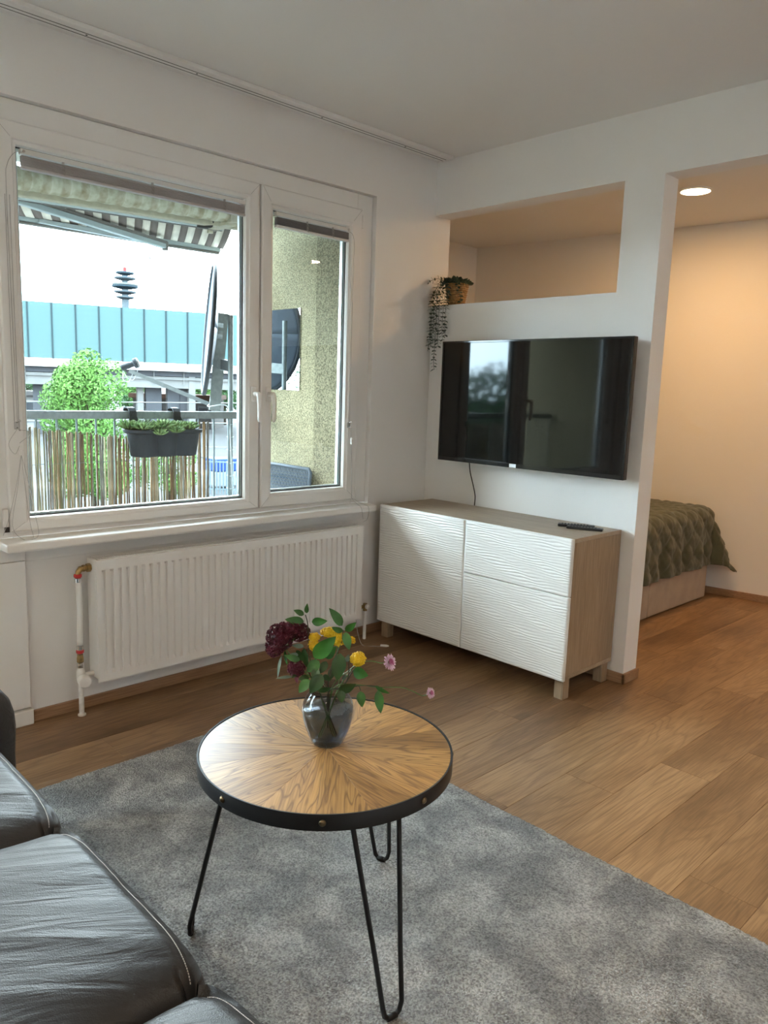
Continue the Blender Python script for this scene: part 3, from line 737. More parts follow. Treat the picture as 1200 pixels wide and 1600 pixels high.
def rugP(i, j):
    nu, nv = 404, 346
    x = RX0+(RX1-RX0)*min(max(i-1,0), nu)/nu; y = RYa+(RYb-RYa)*min(max(j-1,0), nv)/nv
    ed = (i <= 0 or j <= 0 or i >= nu+2 or j >= nv+2)
    z = .001 if ed else .013+.0035*RN[i % 420, j % 420]+.0012*math.sin(x*21+2*math.sin(y*13))
    jx = (RN[(i*7) % 420, j % 420]-.5)*.003; jy = (RN[i % 420, (j*5) % 420]-.5)*.003
    return (x+jx, y+jy, z)
o = obj('rug', grid_mesh('rug', rugP, 406, 348), M_rug, smooth=True); tag(o, 'grey short-pile rug under the round table', 'rug')
RUGZ = .0150

# ------------------------------------------------------------------ round table
TC = Vector((1.705,-2.165,0)); TR = .302; TZ = .500
t = thing('coffee_table', 'round sunburst-veneer coffee table on black hairpin legs', 'table', TC)
NW = 16; a_ = 2*PI/NW; rot0 = math.atan2(-.69, .705)  # one joint points towards the viewer
def wedge_mesh():
    b = BM(); g_ = .00035
    pts = [(.002, 0)]; n_ = 6
    for k in range(n_+1):
        th = -a_/2+a_*k/n_; pts.append(((TR-.004)*math.cos(th), (TR-.004)*math.sin(th)))
    def ins(p, e):  # inset towards wedge middle
        return p
    lo = [b.verts.new((x, y*.9985, -.012)) for x, y in pts]; md = [b.verts.new((x, y*.9985, -.0006)) for x, y in pts]
    hi = [b.verts.new((x+(.003 if i == 0 else -.0008), y*.9955, 0)) for i, (x, y) in enumerate(pts)]
    b.faces.new(lo); b.faces.new(hi)
    for L0, L1 in ((lo, md), (md, hi)):
        for k in range(len(pts)): b.faces.new((L0[k], L0[(k+1)%len(pts)], L1[(k+1)%len(pts)], L1[k]))
    bmesh.ops.recalc_face_normals(b, faces=b.faces)
    me = bpy.data.meshes.new('wedge'); b.to_mesh(me); b.free(); return me
wm = [wedge_mesh(), wedge_mesh()]
for k in range(2): wm[k].materials.append(M_table[k])
for k in range(NW):
    o = bpy.data.objects.new('veneer_wedge', wm[k % 2]); COL.objects.link(o); o.parent = t; o.location = (0,0,TZ); o.rotation_euler = (0,0,rot0+a_*(k+.5))
b = BM(); lathe(b, [(TR-.010,-.013),(TR-.010,-.016),(0.001,-.018)], TC+Vector((0,0,TZ)), 64, True, False)
lathe(b, [(TR-.008,-.0125),(TR-.008,-.028),(.05,-.030)], TC+Vector((0,0,TZ)), 64)
obj('underboard', b, M_black, t)
b = BM(); lathe(b, [(TR-.0035,-.034),(TR-.0035,.0015),(TR+.0005,.0022),(TR+.001,.001),(TR+.001,-.034)], TC+Vector((0,0,TZ)), 128, False, False)
v_ = b.verts[:]; bmesh.ops.holes_fill(b, edges=[e for e in b.edges if e.is_boundary], sides=0) if False else None
obj('rim_band', b, M_black, t, smooth='auto')
rim = TC+Vector((0,0,TZ-.016))
for ang in [rot0+math.radians(3)+k*2*PI/8 for k in range(8)]:
    d_ = Vector((math.cos(ang), math.sin(ang), 0)); b = BM(); lathe(b, [(.0078,0),(.0070,.002),(.0045,.0042),(.001,.005)], rim+d_*(TR+.0008), 14, ax=d_); obj('rivet', b, M_rivet, t, smooth=True)
feet = [Vector((1.496,-2.422,0)), Vector((2.007,-2.23,0)), Vector((1.601,-1.862,0))]
for f_ in feet:
    dr = (f_-TC); dr.z = 0; dr.normalize(); tn = Vector((-dr.y, dr.x, 0))
    foot = TC+dr*.322; foot.z = RUGZ+.0062; top = TC+dr*.225; top.z = TZ-.031
    b = BM()
    A = top+tn*.062; Bq = top-tn*.062; z_ = foot.z
    fa = foot+tn*.022+(A-foot)*.0; fb = foot-tn*.022
    pts = [A]+[A.lerp(fa+Vector((0,0,.03)), k/4) for k in range(1, 4)]+[foot+tn*.024+Vector((0,0,.030)), foot+tn*.019+Vector((0,0,.010)), foot+tn*.009+Vector((0,0,.001)), foot-tn*.009+Vector((0,0,.001)), foot-tn*.019+Vector((0,0,.010)), foot-tn*.024+Vector((0,0,.030))]+[Bq.lerp(fb+Vector((0,0,.03)), k/4) for k in range(3, 0, -1)]+[Bq]
    tube(b, pts, .0058, 10)
    l_ = obj('hairpin_leg', b, M_black, t, smooth=True)
    b = BM(); obox(b, top+Vector((0,0,.0)), dr*.03, tn*.085, Vector((0,0,.002))); obj('mounting_plate', b, M_black, l_)
    b = BM(); tube(b, [foot+tn*.012+Vector((0,0,.0015)), foot+Vector((0,0,.0005)), foot-tn*.012+Vector((0,0,.0015))], .0072, 10); obj('floor_protector', b, M_black, l_, smooth=True)

# ------------------------------------------------------------------ vase and flowers
VC = Vector((1.690,-2.150,TZ+.0008))
t = thing('vase', 'smoky grey glass vase half full of water in the middle of the round table', 'vase', VC)
prof = [(.010,.000),(.033,.000),(.038,.004),(.046,.022),(.055,.045),(.0605,.068),(.0620,.086),(.0595,.104),(.052,.120),(.0455,.130),(.0440,.136),(.047,.143)]
inner = [(r-.0022, max(z,.010)) for r, z in reversed(prof)]
b = BM(); lathe(b, prof, VC, 48, True, False)
def smoky(name, tint, bump):
    return glass(name, tint, .02, 1.5, bump)
obj('glass_body', b, smoky('smoky_glass', (.50,.54,.58), .25), t, smooth=True)
b = BM(); lathe(b, [(.036,.006),(.030,.012),(.005,.014)], VC, 32); obj('thick_base', b, glass('clear_base_glass', (.8,.84,.86), .02, 1.5), t, smooth=True)
wl = .088
b = BM(); lathe(b, [(.020,.013)]+[(r-.0026, z) for r, z in prof if .014 < z < wl]+[(.0590,wl)], VC, 48); obj('water', b, glass('water', (.66,.70,.72), .0, 1.33, .3), t, smooth=True)
b = BM()
for k in range(70):
    a = random.random()*2*PI; z = random.uniform(.012,.055); r = np.interp(z, [.004,.045,.086], [.036,.053,.060])-.004
    bmesh.ops.create_icosphere(b, subdivisions=1, radius=random.uniform(.0007,.0016), matrix=Matrix.Translation(VC+Vector((r*math.cos(a), r*math.sin(a), z))))
obj('bubbles', b, glass('bubble_glass', (.9,.93,.95), .0, 1.3), t, smooth=True)['kind'] = 'stuff'
mouth = VC+Vector((0,0,.138))
# picture-plane frame through the vase
hn = Vector((CF.x, CF.y, 0)).normalized()
def fp(px, py, dep=0):
    """point on the upright plane through the vase facing the room side, dep metres further back"""
    q = VC+hn*dep; d = ray(px, py); return CP+d*((q-CP).dot(hn)/d.dot(hn))
def fc(X, Y, dep=0): return fp(400+X/6.667, 920+Y/6.667, dep)
M_stem = leaf_mat('green_stem', (.06,.13,.035), (.10,.20,.05))
M_stemd = leaf_mat('dark_stem', (.04,.05,.03), (.07,.07,.04))
M_leaf = leaf_mat('rose_leaf', (.018,.085,.012), (.045,.17,.025), .4)
M_leafd = leaf_mat('dark_rose_leaf', (.012,.045,.010), (.03,.085,.018), .4)
M_leafg = leaf_mat('grey_green_leaf', (.10,.16,.12), (.20,.28,.22), .5)
M_wine = leaf_mat('wine_petal', (.035,.004,.010), (.12,.014,.035), .5)
M_winel = leaf_mat('wine_petal_light', (.12,.02,.04), (.26,.07,.10), .5)
M_yel_f = leaf_mat('yellow_floret', (.62,.36,.005), (.85,.60,.02), .6)
M_pink = leaf_mat('pink_petal', (.62,.42,.58), (.80,.62,.74), .5)
M_pinkd = leaf_mat('deep_pink_centre', (.40,.08,.22), (.55,.16,.34), .5)
def big_leaf(b, base, tip, width, curl=.12, roll=0):
    base, tip = Vector(base), Vector(tip); d = tip-base; L = d.length; d.normalize()
    s0 = d.cross(-hn+Vector((0,0,.35))).normalized()
    s = (Matrix.Rotation(roll, 3, d) @ s0); u = s.cross(d)
    n_ = 8; rows = []
    for i in range(n_+1):
        f = i/n_; wf = (math.sin(PI*f**.85))**.8*(1-.25*f) if 0 < f < 1 else 0
        c = base+d*(L*f)+u*(curl*L*math.sin(PI*f)*.5)
        row = [c+s*(width/2*wf*1.12*q)+u*(abs(q)*wf*width*.10) for q in (-1,-.5,0,.5,1)]
        rows.append([b.verts.new(p) for p in row])
    for r0, r1 in zip(rows, rows[1:]):
        for k in range(4): b.faces.new((r0[k], r0[k+1], r1[k+1], r1[k]))
    bmesh.ops.remove_doubles(b, verts=rows[0]+rows[-1], dist=1e-6)
def stem_path(head, dep=0, foot=None, bulge=0):
    a = random.random()*6.28; m = mouth+Vector((math.cos(a)*.018, math.sin(a)*.018, 0))
    dirn = (head-mouth); k_ = min(1, dirn.length/.08); m = mouth+Vector((dirn.x, dirn.y, 0)).normalized()*.026
    ft = VC-Vector((dirn.x, dirn.y, 0)).normalized()*.022+Vector((random.uniform(-.01,.01),random.uniform(-.01,.01),.018))
    mid = m.lerp(head, .55)+Vector((0,0,bulge))
    return catm([ft, m, mid, head], 8)
def flower_thing(name, label, group=None): return thing(name, label, 'flower', VC+Vector((0,0,.02)), group=group)
def add_leaves(t, L):
    for (X0,Y0,X1,Y1,w_,dep,m,roll) in L:
        b = BM(); big_leaf(b, fc(X0,Y0,dep), fc(X1,Y1,dep-.012), w_/6.667*.00152, .12, roll); obj('leaf', b, m, t, smooth=True)
def cluster(t, blobs, m, r_f, name='flower_head', shape='petal', ml=None):
    b = BM(); random.seed(11)
    for (X,Y,rx,ry,dep,n_) in blobs:
        c = fc(X,Y,dep); rx_, ry_ = rx/6.667*.00152, ry/6.667*.00152
        mt = Matrix((CR*rx_*.80, -hn*min(rx_,ry_)*.80, CU*ry_*.80)).transposed().to_4x4(); mt.translation = c
        bmesh.ops.create_icosphere(b, subdivisions=2, radius=1, matrix=mt)   # dense core of the umbel
        for k in range(n_):
            z_ = random.uniform(-.85,1); a = random.random()*2*PI; rr = math.sqrt(1-z_*z_)
            dv = CR*rr*math.cos(a)*rx_+CU*rr*math.sin(a)*ry_-hn*z_*min(rx_,ry_)
            p = c+dv*random.uniform(.86,1.05); nrm = dv.normalized()
            if shape == 'petal':   # five small ruffled petals
                o1 = nrm.orthogonal().normalized(); o2 = nrm.cross(o1); ph = random.random()*6
                cv = b.verts.new(p); ring = [b.verts.new(p+(o1*math.cos(ph+q*PI/5)+o2*math.sin(ph+q*PI/5))*r_f*(1.0 if q % 2 else .62)+nrm*r_f*(.45 if q % 2 else .7)) for q in range(10)]
                for q in range(10):
                    f = b.faces.new((cv, ring[q], ring[(q+1)%10])); f.material_index = 1 if (ml and k % 5 == 0 and q % 2) else 0
            else:
                bmesh.ops.create_icosphere(b, subdivisions=1, radius=r_f*random.uniform(.8,1.2), matrix=Matrix.Translation(p))
    obj(name, b, [m, ml] if ml else m, t)
# wine-red clusters
G = 'flowers in the glass vase'
t = flower_thing('sweet_william', 'large dark wine-red flower cluster at the upper left of the bouquet', G)
cluster(t, [(255,500,130,130,.0,150),(200,600,85,95,.005,80),(440,450,115,85,.01,110),(330,430,120,70,.0,90)], M_wine, .0062, ml=M_winel)
b = BM(); tube(b, stem_path(fc(300,620,.0)), .0018, 6); tube(b, [fc(300,620), fc(400,520), fc(440,470)], .0013, 5); obj('stem', b, M_stem, t)
add_leaves(t, [(270,690,225,940,34,.0,M_leafg,.4),(380,915,205,935,34,-.01,M_leafg,.3),(500,600,370,590,50,.015,M_leafg,0),(440,690,350,680,45,.0,M_leafg,0),(300,640,330,800,40,.01,M_leaf,.5),(460,745,290,690,70,-.01,M_leaf,0)])
t = flower_thing('sweet_william', 'small dark wine-red flower head low on the left of the bouquet', G)
cluster(t, [(420,830,80,68,-.015,110)], M_wine, .0052, ml=M_winel)
b = BM(); tube(b, stem_path(fc(440,860,-.015)), .0016, 6); obj('stem', b, M_stemd, t)
add_leaves(t, [(430,880,370,930,40,-.02,M_leafd,0),(420,890,430,990,45,-.02,M_wine,0)])
# yellow yarrow
for lab, blobs, hd in (('yellow flower umbel at the left behind the broad leaf', [(610,500,60,40,.01,130),(600,580,55,62,.005,150)], (615,590)),
                       ('broad yellow flower umbel at the top of the bouquet', [(770,450,95,50,.015,260),(860,520,70,80,.012,230),(960,540,75,45,.02,160)], (850,560)),
                       ('single yellow flower umbel on the right below the leaves', [(1065,730,80,72,.0,260)], (1050,760))):
    t = flower_thing('yarrow', lab, G); cluster(t, blobs, M_yel_f, .0018, shape='ball')
    b = BM(); tube(b, stem_path(fc(*hd,.01)), .0014, 6)
    for bl in blobs:
        for k in range(5): tube(b, [fc(*hd,.01), fc(bl[0]+random.uniform(-40,40), bl[1]+random.uniform(-10,30), bl[4])], .0006, 4)
    obj('stem', b, M_stem, t)
# pink heads
def pink(label, px, py, r, pathpts):
    t = flower_thing('pink_scabious', label, G); c = fp(px, py, -.01); fwd = (CP-c).normalized()
    d_ = (fwd*.5+CR*.5+CU*.1).normalized(); o1 = d_.orthogonal().normalized(); o2 = d_.cross(o1)
    b = BM()
    for ring_, (n_, rr, lift) in enumerate(((26,1.0,.15),(22,.82,.35),(16,.6,.55))):
        for k in range(n_):
            a = 2*PI*k/n_+ring_*.2+random.uniform(-.08,.08); e = o1*math.cos(a)+o2*math.sin(a); s = d_.cross(e)
            L = r*rr*random.uniform(.85,1.1); p0 = c+e*r*.12; w2 = r*.10
            v = [b.verts.new(p0), b.verts.new(p0+e*L*.6+d_*L*lift*.7-s*w2), b.verts.new(p0+e*L+d_*L*lift-s*w2*.5), b.verts.new(p0+e*L*.93+d_*L*lift), b.verts.new(p0+e*L+d_*L*lift+s*w2*.5), b.verts.new(p0+e*L*.6+d_*L*lift*.7+s*w2)]
            b.faces.new(v)
    obj('petals', b, M_pink, t)
    b = BM()
    for k in range(60):
        a = random.random()*2*PI; q = math.sqrt(random.random())*.5; e = o1*math.cos(a)+o2*math.sin(a)
        tube(b, [c, c+e*r*q+d_*r*.62*(1-q*.4)], [.0004,.0007], 4)
    obj('centre', b, M_pinkd, t)
    b = BM(); tube(b, catm([mouth+Vector((0,0,-.09))]+[fp(*q) for q in pathpts]+[c], 8), .0011, 6); lathe(b, [(.0012,-.008),(.0035,-.003),(.004,.001)], c, 8, ax=d_); obj('stem', b, M_stem, t)
    return t
pink('pink flower head nearest the bouquet on an arching stem', 608,1035,.0185,[(520,1072),(545,1048),(562,1036),(580,1033),(596,1036)])
t = pink('small pink flower head furthest right on a long stem', 672,1083,.0130,[(522,1075),(558,1070),(590,1074),(625,1074),(645,1080),(660,1087)])
# leafy sprigs
def sprig(label, stems, leaves):
    t = thing('leafy_sprig', label, 'foliage', VC+Vector((0,0,.02)), group='leafy sprigs in the glass vase')
    b = BM()
    for s in stems: tube(b, catm([mouth+Vector((0,0,-.10)), mouth+Vector((0,0,-.01))]+[fc(*q) for q in s], 6), .0013, 6)
    obj('stem', b, M_stemd, t); add_leaves(t, leaves)
sprig('leafy green sprig rising highest on the left of the bouquet', [[(560,900),(545,600),(540,380),(515,270)]],
      [(525,255,535,150,48,.02,M_leaf,0),(500,270,390,222,62,.02,M_leaf,.2),(500,340,300,318,95,.015,M_leaf,-.2),(580,345,745,335,92,.02,M_leaf,.2)])
sprig('leafy green sprig with four leaves at the top right of the bouquet', [[(760,900),(830,700),(890,560),(908,430)]],
      [(900,385,760,200,100,.0,M_leaf,.3),(905,445,785,398,66,.0,M_leaf,-.3),(930,440,1045,348,76,.0,M_leaf,.2),(930,450,972,640,92,-.01,M_leaf,0)])
sprig('broad dark leaves spreading from the middle of the bouquet', [[(640,900),(615,720)],[(760,950),(830,700)],[(600,950),(560,700)]],
      [(600,720,835,495,165,-.03,M_leaf,.1),(720,720,835,600,110,-.01,M_leaf,0),(880,670,845,960,150,-.035,M_leafd,0),(660,750,525,870,120,-.02,M_leaf,0),(735,755,665,885,85,-.01,M_leafd,0),(500,615,545,835,90,.01,M_leafd,.6),
       (640,830,600,960,95,-.03,M_leafd,.2),(760,600,700,690,80,.02,M_leafd,.3),(800,820,760,960,80,.02,M_leafd,-.3),(420,640,520,760,80,.01,M_leafd,.5),(600,980,520,1010,70,.02,M_leafd,0),(555,925,440,945,75,-.02,M_leafd,.3),(560,945,445,1085,110,-.04,M_leaf,.2),(690,890,560,1090,140,-.045,M_leafd,0),(700,900,780,960,60,.0,M_leafd,0),(640,1060,790,1030,60,-.01,M_leafd,.4)])
sprig('leaves drooping over the right rim of the glass vase', [[(900,1020),(1010,850)],[(940,1040),(1060,1010),(1090,1060)],[(950,1040),(1080,1010),(1240,1015),(1290,1050)],[(880,1040),(960,920),(965,720)]],
      [(1010,850,1170,905,130,-.02,M_leaf,.3),(865,1060,1045,990,105,-.03,M_leafd,.4),(885,1060,895,1190,90,-.045,M_leafd,0),(1088,1065,1105,1235,95,-.02,M_leaf,0),(1270,1055,1300,1300,98,-.02,M_leaf,0),
       (1240,1010,1395,1090,55,-.01,M_leaf,.6),(940,760,970,680,50,.0,M_leafg,0),(900,950,950,880,40,.0,M_leafg,0)])

# ------------------------------------------------------------------ leather sofa
def leather():
    m, nt, p = new_mat('grey_leather'); g = N(nt); co = g.n('TexCoord').outputs['Object']
    nz = g.n('TexNoise', i_Scale=5.0, i_Detail=4.0); g.l(co, nz.inputs['Vector'])
    g.l(g.ramp(nz.outputs['Fac'], [(.3, (.036,.036,.038)), (.7, (.050,.050,.052))]), p.inputs['Base Color'])
    g.l(g.ramp(nz.outputs['Fac'], [(.3, (.40,.40,.40)), (.7, (.50,.50,.50))]), p.inputs['Roughness'])
    vr = g.n('VectorRotate', rotation_type='Z_AXIS'); vr.inputs['Angle'].default_value = math.radians(-60); g.l(co, vr.inputs['Vector'])
    mp = g.n('VectorMath', operation='MULTIPLY'); g.l(vr.outputs[0], mp.inputs[0]); mp.inputs[1].default_value = (.16, 1, 1)
    n2 = g.n('TexNoise', i_Scale=22.0, i_Detail=5.0, i_Distortion=.8); g.l(mp.outputs[0], n2.inputs['Vector'])
    v = g.n('TexVoronoi', i_Scale=420.0); g.l(co, v.inputs['Vector'])
    h = g.math('ADD', g.math('MULTIPLY', n2.outputs['Fac'], 1.0), g.math('MULTIPLY', v.outputs['Distance'], .05))
    bp = g.n('Bump', i_Strength=.6, i_Distance=.010); g.l(h, bp.inputs['Height']); g.l(bp.outputs[0], p.inputs['Normal'])
    p.inputs['Specular IOR Level'].default_value = .27
    return m
M_leather = leather()
M_stitch = mat('pale_stitching', (.55,.53,.50), .8)
t = thing('sofa', 'dark grey leather sofa with stitched seat cushions beside the rug', 'sofa', (1.8,-3.1,0))
from mathutils import noise as mn
def seat(x0, x1, seed):
    W = x1-x0; nu, nv = 70, 110
    yB, yF = -3.36, -2.716; zs = .415
    prof = []  # (y,z) from back over the crest and down the front
    n_top = 60
    for k in range(n_top): f = k/(n_top-1); prof.append((yB+(yF-.035-yB)*f, zs+.035+.018*math.sin(PI*f**.8)))
    for k in range(1, 12): a = PI/2*k/11; prof.append((yF-.035+.055*math.sin(a), zs-.020+.055*math.cos(a)))
    ny = nv-len(prof)
    for k in range(1, ny+2): f = k/(ny+1); prof.append((yF+.020+.012*math.sin(PI*f)-.01*f, zs-.020-(zs-.09)*f))
    def P(i, j):
        u = i/nu*2-1; y, z = prof[min(j, len(prof)-1)]
        e = (1-abs(u)**5)**.5 if abs(u) < 1 else 0
        x = (x0+x1)/2+W/2*u
        if j < n_top+6:
            dz = -.055*(1-e)
            al, ac = (x*.5+y*.866), (x*.866-y*.5)
            wr = mn.noise(Vector((ac*30+seed*9+mn.noise(Vector((al*5,ac*5,seed)))*1.2, al*4, seed)))
            w2 = mn.noise(Vector((ac*13+seed*5, al*2.5, seed+7)))
            z += dz+.0050*wr*(.4+.6*mn.noise(Vector((al*4,ac*4,seed+2))))+.0045*w2+.007*mn.noise(Vector((x*4,y*3,seed)))
        if j >= n_top: y -= .030*(1-e)
        # stitched seam groove at the front crest
        g_ = math.exp(-((j-(n_top+3))/1.4)**2); z -= .003*g_; y -= .002*g_
        return (x, y, z)
    me = grid_mesh('seat', P, nu, nv)
    o = obj('seat_cushion', me, M_leather, t, smooth=True)
    # stitches
    b = BM()
    for i in range(3, nu-2):
        for q in (0, .5):
            a = Vector(P(i, n_top+3)); c = Vector(P(i+1, n_top+3)); p0 = a.lerp(c, q+.05); p1 = a.lerp(c, q+.37); up = Vector((0,.0014,.0022))
            tube(b, [p0+up, p1+up], .0008, 4)
    obj('stitching', b, M_stitch, o)['kind'] = 'stuff'
seat(.925, 1.500, 1.0); seat(1.504, 2.075, 2.0); seat(2.079, 2.640, 3.0)
obj('base', B(.80,2.74,-3.42,-2.76,.04,.36), M_leather, t, bevel=.03)
def puff(x0,x1,y0,y1,z0,z1,e=4, name='arm', seed=0):
    c = Vector(((x0+x1)/2,(y0+y1)/2,(z0+z1)/2)); h = Vector(((x1-x0)/2,(y1-y0)/2,(z1-z0)/2)); b = BM()
    bmesh.ops.create_cube(b, size=2); bmesh.ops.subdivide_edges(b, edges=b.edges, cuts=12, use_grid_fill=True)
    for v in b.verts:
        p = v.co; n_ = (abs(p.x)**e+abs(p.y)**e+abs(p.z)**e)**(1/e); q = p/n_
        q = Vector((q.x*h.x, q.y*h.y, q.z*h.z)); v.co = c+q*(1+.012*mn.noise(q*9+Vector((seed,0,0))))
    return obj(name, b, M_leather, t, smooth=True)
puff(.70,.945,-3.5,-2.60,.035,.560,5,'armrest',1); puff(2.645,2.88,-3.5,-2.68,.03,.56,5,'armrest',2)
for k in range(3): puff(.93+k*.572,1.495+k*.572,-3.60,-3.36,.40,.84,4,'back_cushion',k+4)
puff(.74,2.85,-3.74,-3.55,.05,.80,8,'backrest',9)
for x in (.85,2.70):
    for y in (-3.6,-2.85): obj('foot', B(x-.03,x+.03,y-.03,y+.03,.0168,.06), M_black, t)

OUTDOOR = True
# ------------------------------------------------------------------ loggia: railing with reeds, planter, dish, chair, awning, mirror
M_galv = mat('galvanised_steel', (0.156,0.174,0.174), .5, .4, var=.18, vscale=40)
M_galvb = mat('galvanised_bar', (0.132,0.162,0.168), .5, .4)
XR = -1.2
t = thing('balcony_railing', 'galvanised balcony railing outside the window', 'railing', (XR,-1.9,-.02))
obj('top_rail', B(XR-.024,XR+.024,-3.28,-.275,1.142,1.186), M_galv, t, bevel=.003)
obj('lower_rail', B(XR-.010,XR+.010,-3.28,-.275,.06,.09), M_galv, t)
bm0 = BM(); cyl(bm0, (0,0,0), (0,0,1.07), .0065, 8); bme = bpy.data.meshes.new('bar'); bmesh.ops.recalc_face_normals(bm0, faces=bm0.faces); bm0.to_mesh(bme); bm0.free(); bme.materials.append(M_galvb)
y = -.35; k = 0
while y > -3.28:
    o = bpy.data.objects.new('bar', bme); COL.objects.link(o); o.parent = t; o.location = (0, y+1.9, .10); y -= .1085
# reeds
t = thing('reed_screen', 'split bamboo reed screen tied along the balcony railing', 'screen', (XR+.028,-1.5,-.02))
rmats = [mat('reed_'+n_, c, .6, var=.3, vscale=12) for n_, c in (('tan',(0.216,0.144,0.078)),('brown',(0.12,0.072,0.039)),('grey',(0.156,0.144,0.126)),('pale',(0.3,0.252,0.18)),('olive',(0.132,0.12,0.06)))]
rme = []
for q in range(10):
    b = BM(); random.seed(q); pts = [(0.0015*random.uniform(-1,1), 0.002*random.uniform(-1,1)+.0008*z_, z_*.1) for z_ in range(11)]; tube(b, pts, .0050 if q % 2 else .0040, 6)
    for v in b.verts: pass
    me = bpy.data.meshes.new('reed'); bmesh.ops.recalc_face_normals(b, faces=b.faces); b.to_mesh(me); b.free(); me.materials.append(rmats[q % 5])
    for p in me.polygons: p.use_smooth = True
    rme.append(me)
random.seed(21); y = -2.55; yend = -.735; k = 0
while y < yend:
    f = (y+1.85)/(1.2)
    zt_ = 1.10-.075*max(0, min(1, (y+1.90)/.75))+random.uniform(-.012,.012)
    if y > -.79: zt_ = 1.125
    elif y > -1.2: zt_ = 1.02+random.uniform(-.01,.01)
    o = bpy.data.objects.new('reed', rme[random.randrange(10)]); COL.objects.link(o); o.parent = t
    o.location = (.0+random.uniform(-.003,.003), y+1.5, .10); o.scale = (1.1,1.1,(zt_-.08)/1.0); o.rotation_euler = (random.uniform(-.012,.012), 0, random.random()*6)
    y += random.uniform(.0092,.0132)
b = BM()
for z_ in (.30,.62,.90): tube(b, [(XR+.035,-2.55,z_),(XR+.035,yend,z_+.004)], .0012, 4)
obj('tie_wire', b, M_galvb, t)

# planter
M_plan = mat('anthracite_plastic', (.018,.022,.026), .5)
t = thing('triple_planter', 'dark grey triple hanging planter hooked over the balcony railing', 'planter', (XR+.10,-1.20,.95))
PX = XR+.105; yc = [-1.375,-1.225,-1.085]; pz0, pz1 = .930, 1.085
b = BM(); n_ = 60; prof2 = [(.72,0),(.80,.03),(.92,.85),(1.04,.90),(1.05,1.0),(.97,1.0),(.93,.93)]
def outline(f):
    """three overlapping circles seen from above"""
    pts = []
    for k in range(n_*2):
        th = 2*PI*k/(n_*2); d_ = Vector((math.cos(th), math.sin(th))); best = 0
        for c in (-.143*f**.5,0,.143*f**.5):
            R_ = .083*f; bq = d_.y*c; disc = bq*bq-(c*c-R_*R_)
            if disc > 0: best = max(best, bq+math.sqrt(disc))
        if best == 0: best = .05*f
        pts.append(d_*best)
    return pts
rings = []
for f, h in prof2: rings.append([b.verts.new((PX+p.x, -1.075+p.y*1.04, pz0+(pz1-pz0)*h)) for p in outline(f)])
for A, C in zip(rings, rings[1:]):
    for k in range(n_*2): b.faces.new((A[k], A[(k+1)%(n_*2)], C[(k+1)%(n_*2)], C[k]))
b.faces.new(rings[0])
obj('trough', b, M_plan, t, smooth='auto')
b = BM(); so = [b.verts.new((PX+p.x, -1.075+p.y*1.04, pz1-.015)) for p in outline(.95)]; b.faces.new(so); obj('soil', b, mat('potting_soil', (0.024,0.018,0.012), .95), t)
for yy in (-1.235,-.955):
    b = BM(); P_ = [(PX-.03,pz1-.01),(PX-.045,1.12),(XR+.045,1.155),(XR+.042,1.185),(XR+.025,1.203),(XR,1.208),(XR-.028,1.203),(XR-.034,1.185),(XR-.034,1.15)]
    for k in range(len(P_)-1):
        wd = .022+(.030 if k == 0 else .012 if k == 1 else 0)
        (xa,za),(xb_,zb2) = P_[k],P_[k+1]; w2 = .022+(.012 if k == 0 else 0)
        nn = Vector((zb2-za,0,-(xb_-xa))).normalized()*.003
        v = [b.verts.new(Vector((xa,yy+s*wd,za))+nn*q) for s in (-1,1) for q in (-1,1)]+[b.verts.new(Vector((xb_,yy+s*w2,zb2))+nn*q) for s in (-1,1) for q in (-1,1)]
        for f in ((0,1,3,2),(4,6,7,5),(0,4,5,1),(2,3,7,6),(0,2,6,4),(1,5,7,3)): b.faces.new([v[i] for i in f])
    obj('hook', b, M_plan, t)
M_succ = leaf_mat('succulent_leaf', (0.06,0.12,0.042), (0.156,0.228,0.084), .45); M_succ2 = leaf_mat('succulent_leaf_dark', (0.06,0.072,0.06), (0.12,0.18,0.096), .45)
def succulent(x, y, z, r, m, label, tilt=0):
    r *= 1.3
    t = thing('succulent', label, 'plant', (x,y,z), random.random()*6, group='succulents in the hanging planter')
    b = BM()
    for ring_, (n_, el, l) in enumerate(((11,.25,1.05),(10,.6,.95),(8,1.0,.75),(5,1.3,.5))):
        for k in range(n_):
            a = 2*PI*k/n_+ring_*.4+random.uniform(-.1,.1); d_ = Vector((math.cos(a)*math.cos(el), math.sin(a)*math.cos(el), math.sin(el))); L = r*l
            tube(b, [Vector((0,0,.0)), d_*L*.35, d_*L*.75+Vector((0,0,.08*L)), d_*L+Vector((0,0,.16*L))], [r*.07,r*.12,r*.10,r*.008], 5)
    obj('rosette', b, m, t, smooth=True, world=False)
random.seed(5)
SL = ['green succulent rosette spilling over the left end of the planter','dark-tipped succulent at the front of the left pot','large spiky succulent in the middle of the left pot','small succulent at the front where left and middle pots meet','largest succulent in the middle pot','succulent at the back of the middle pot against the railing','bright succulent at the front of the middle pot','succulent between the middle and right pots','succulent in the middle of the right pot','small succulent at the right end of the planter']
for q_, (y, dx, r) in enumerate(((-1.425,-.02,.055),(-1.38,.045,.05),(-1.345,-.01,.06),(-1.31,.03,.045),(-1.24,.02,.062),(-1.20,-.03,.05),(-1.165,.035,.055),(-1.125,-.01,.05),(-1.075,.02,.05),(-1.04,-.015,.045))):
    succulent(PX+dx, y+.15, pz1+.002, r, M_succ if random.random() < .65 else M_succ2, SL[q_])
succulent(PX+.085,-1.145, pz1-.025, .038, M_succ, 'succulent offshoot drooping over the left dip of the planter rim')
succulent(PX+.092,-1.045, pz1-.012, .042, M_succ, 'pale succulent offshoot drooping over the middle of the planter rim')

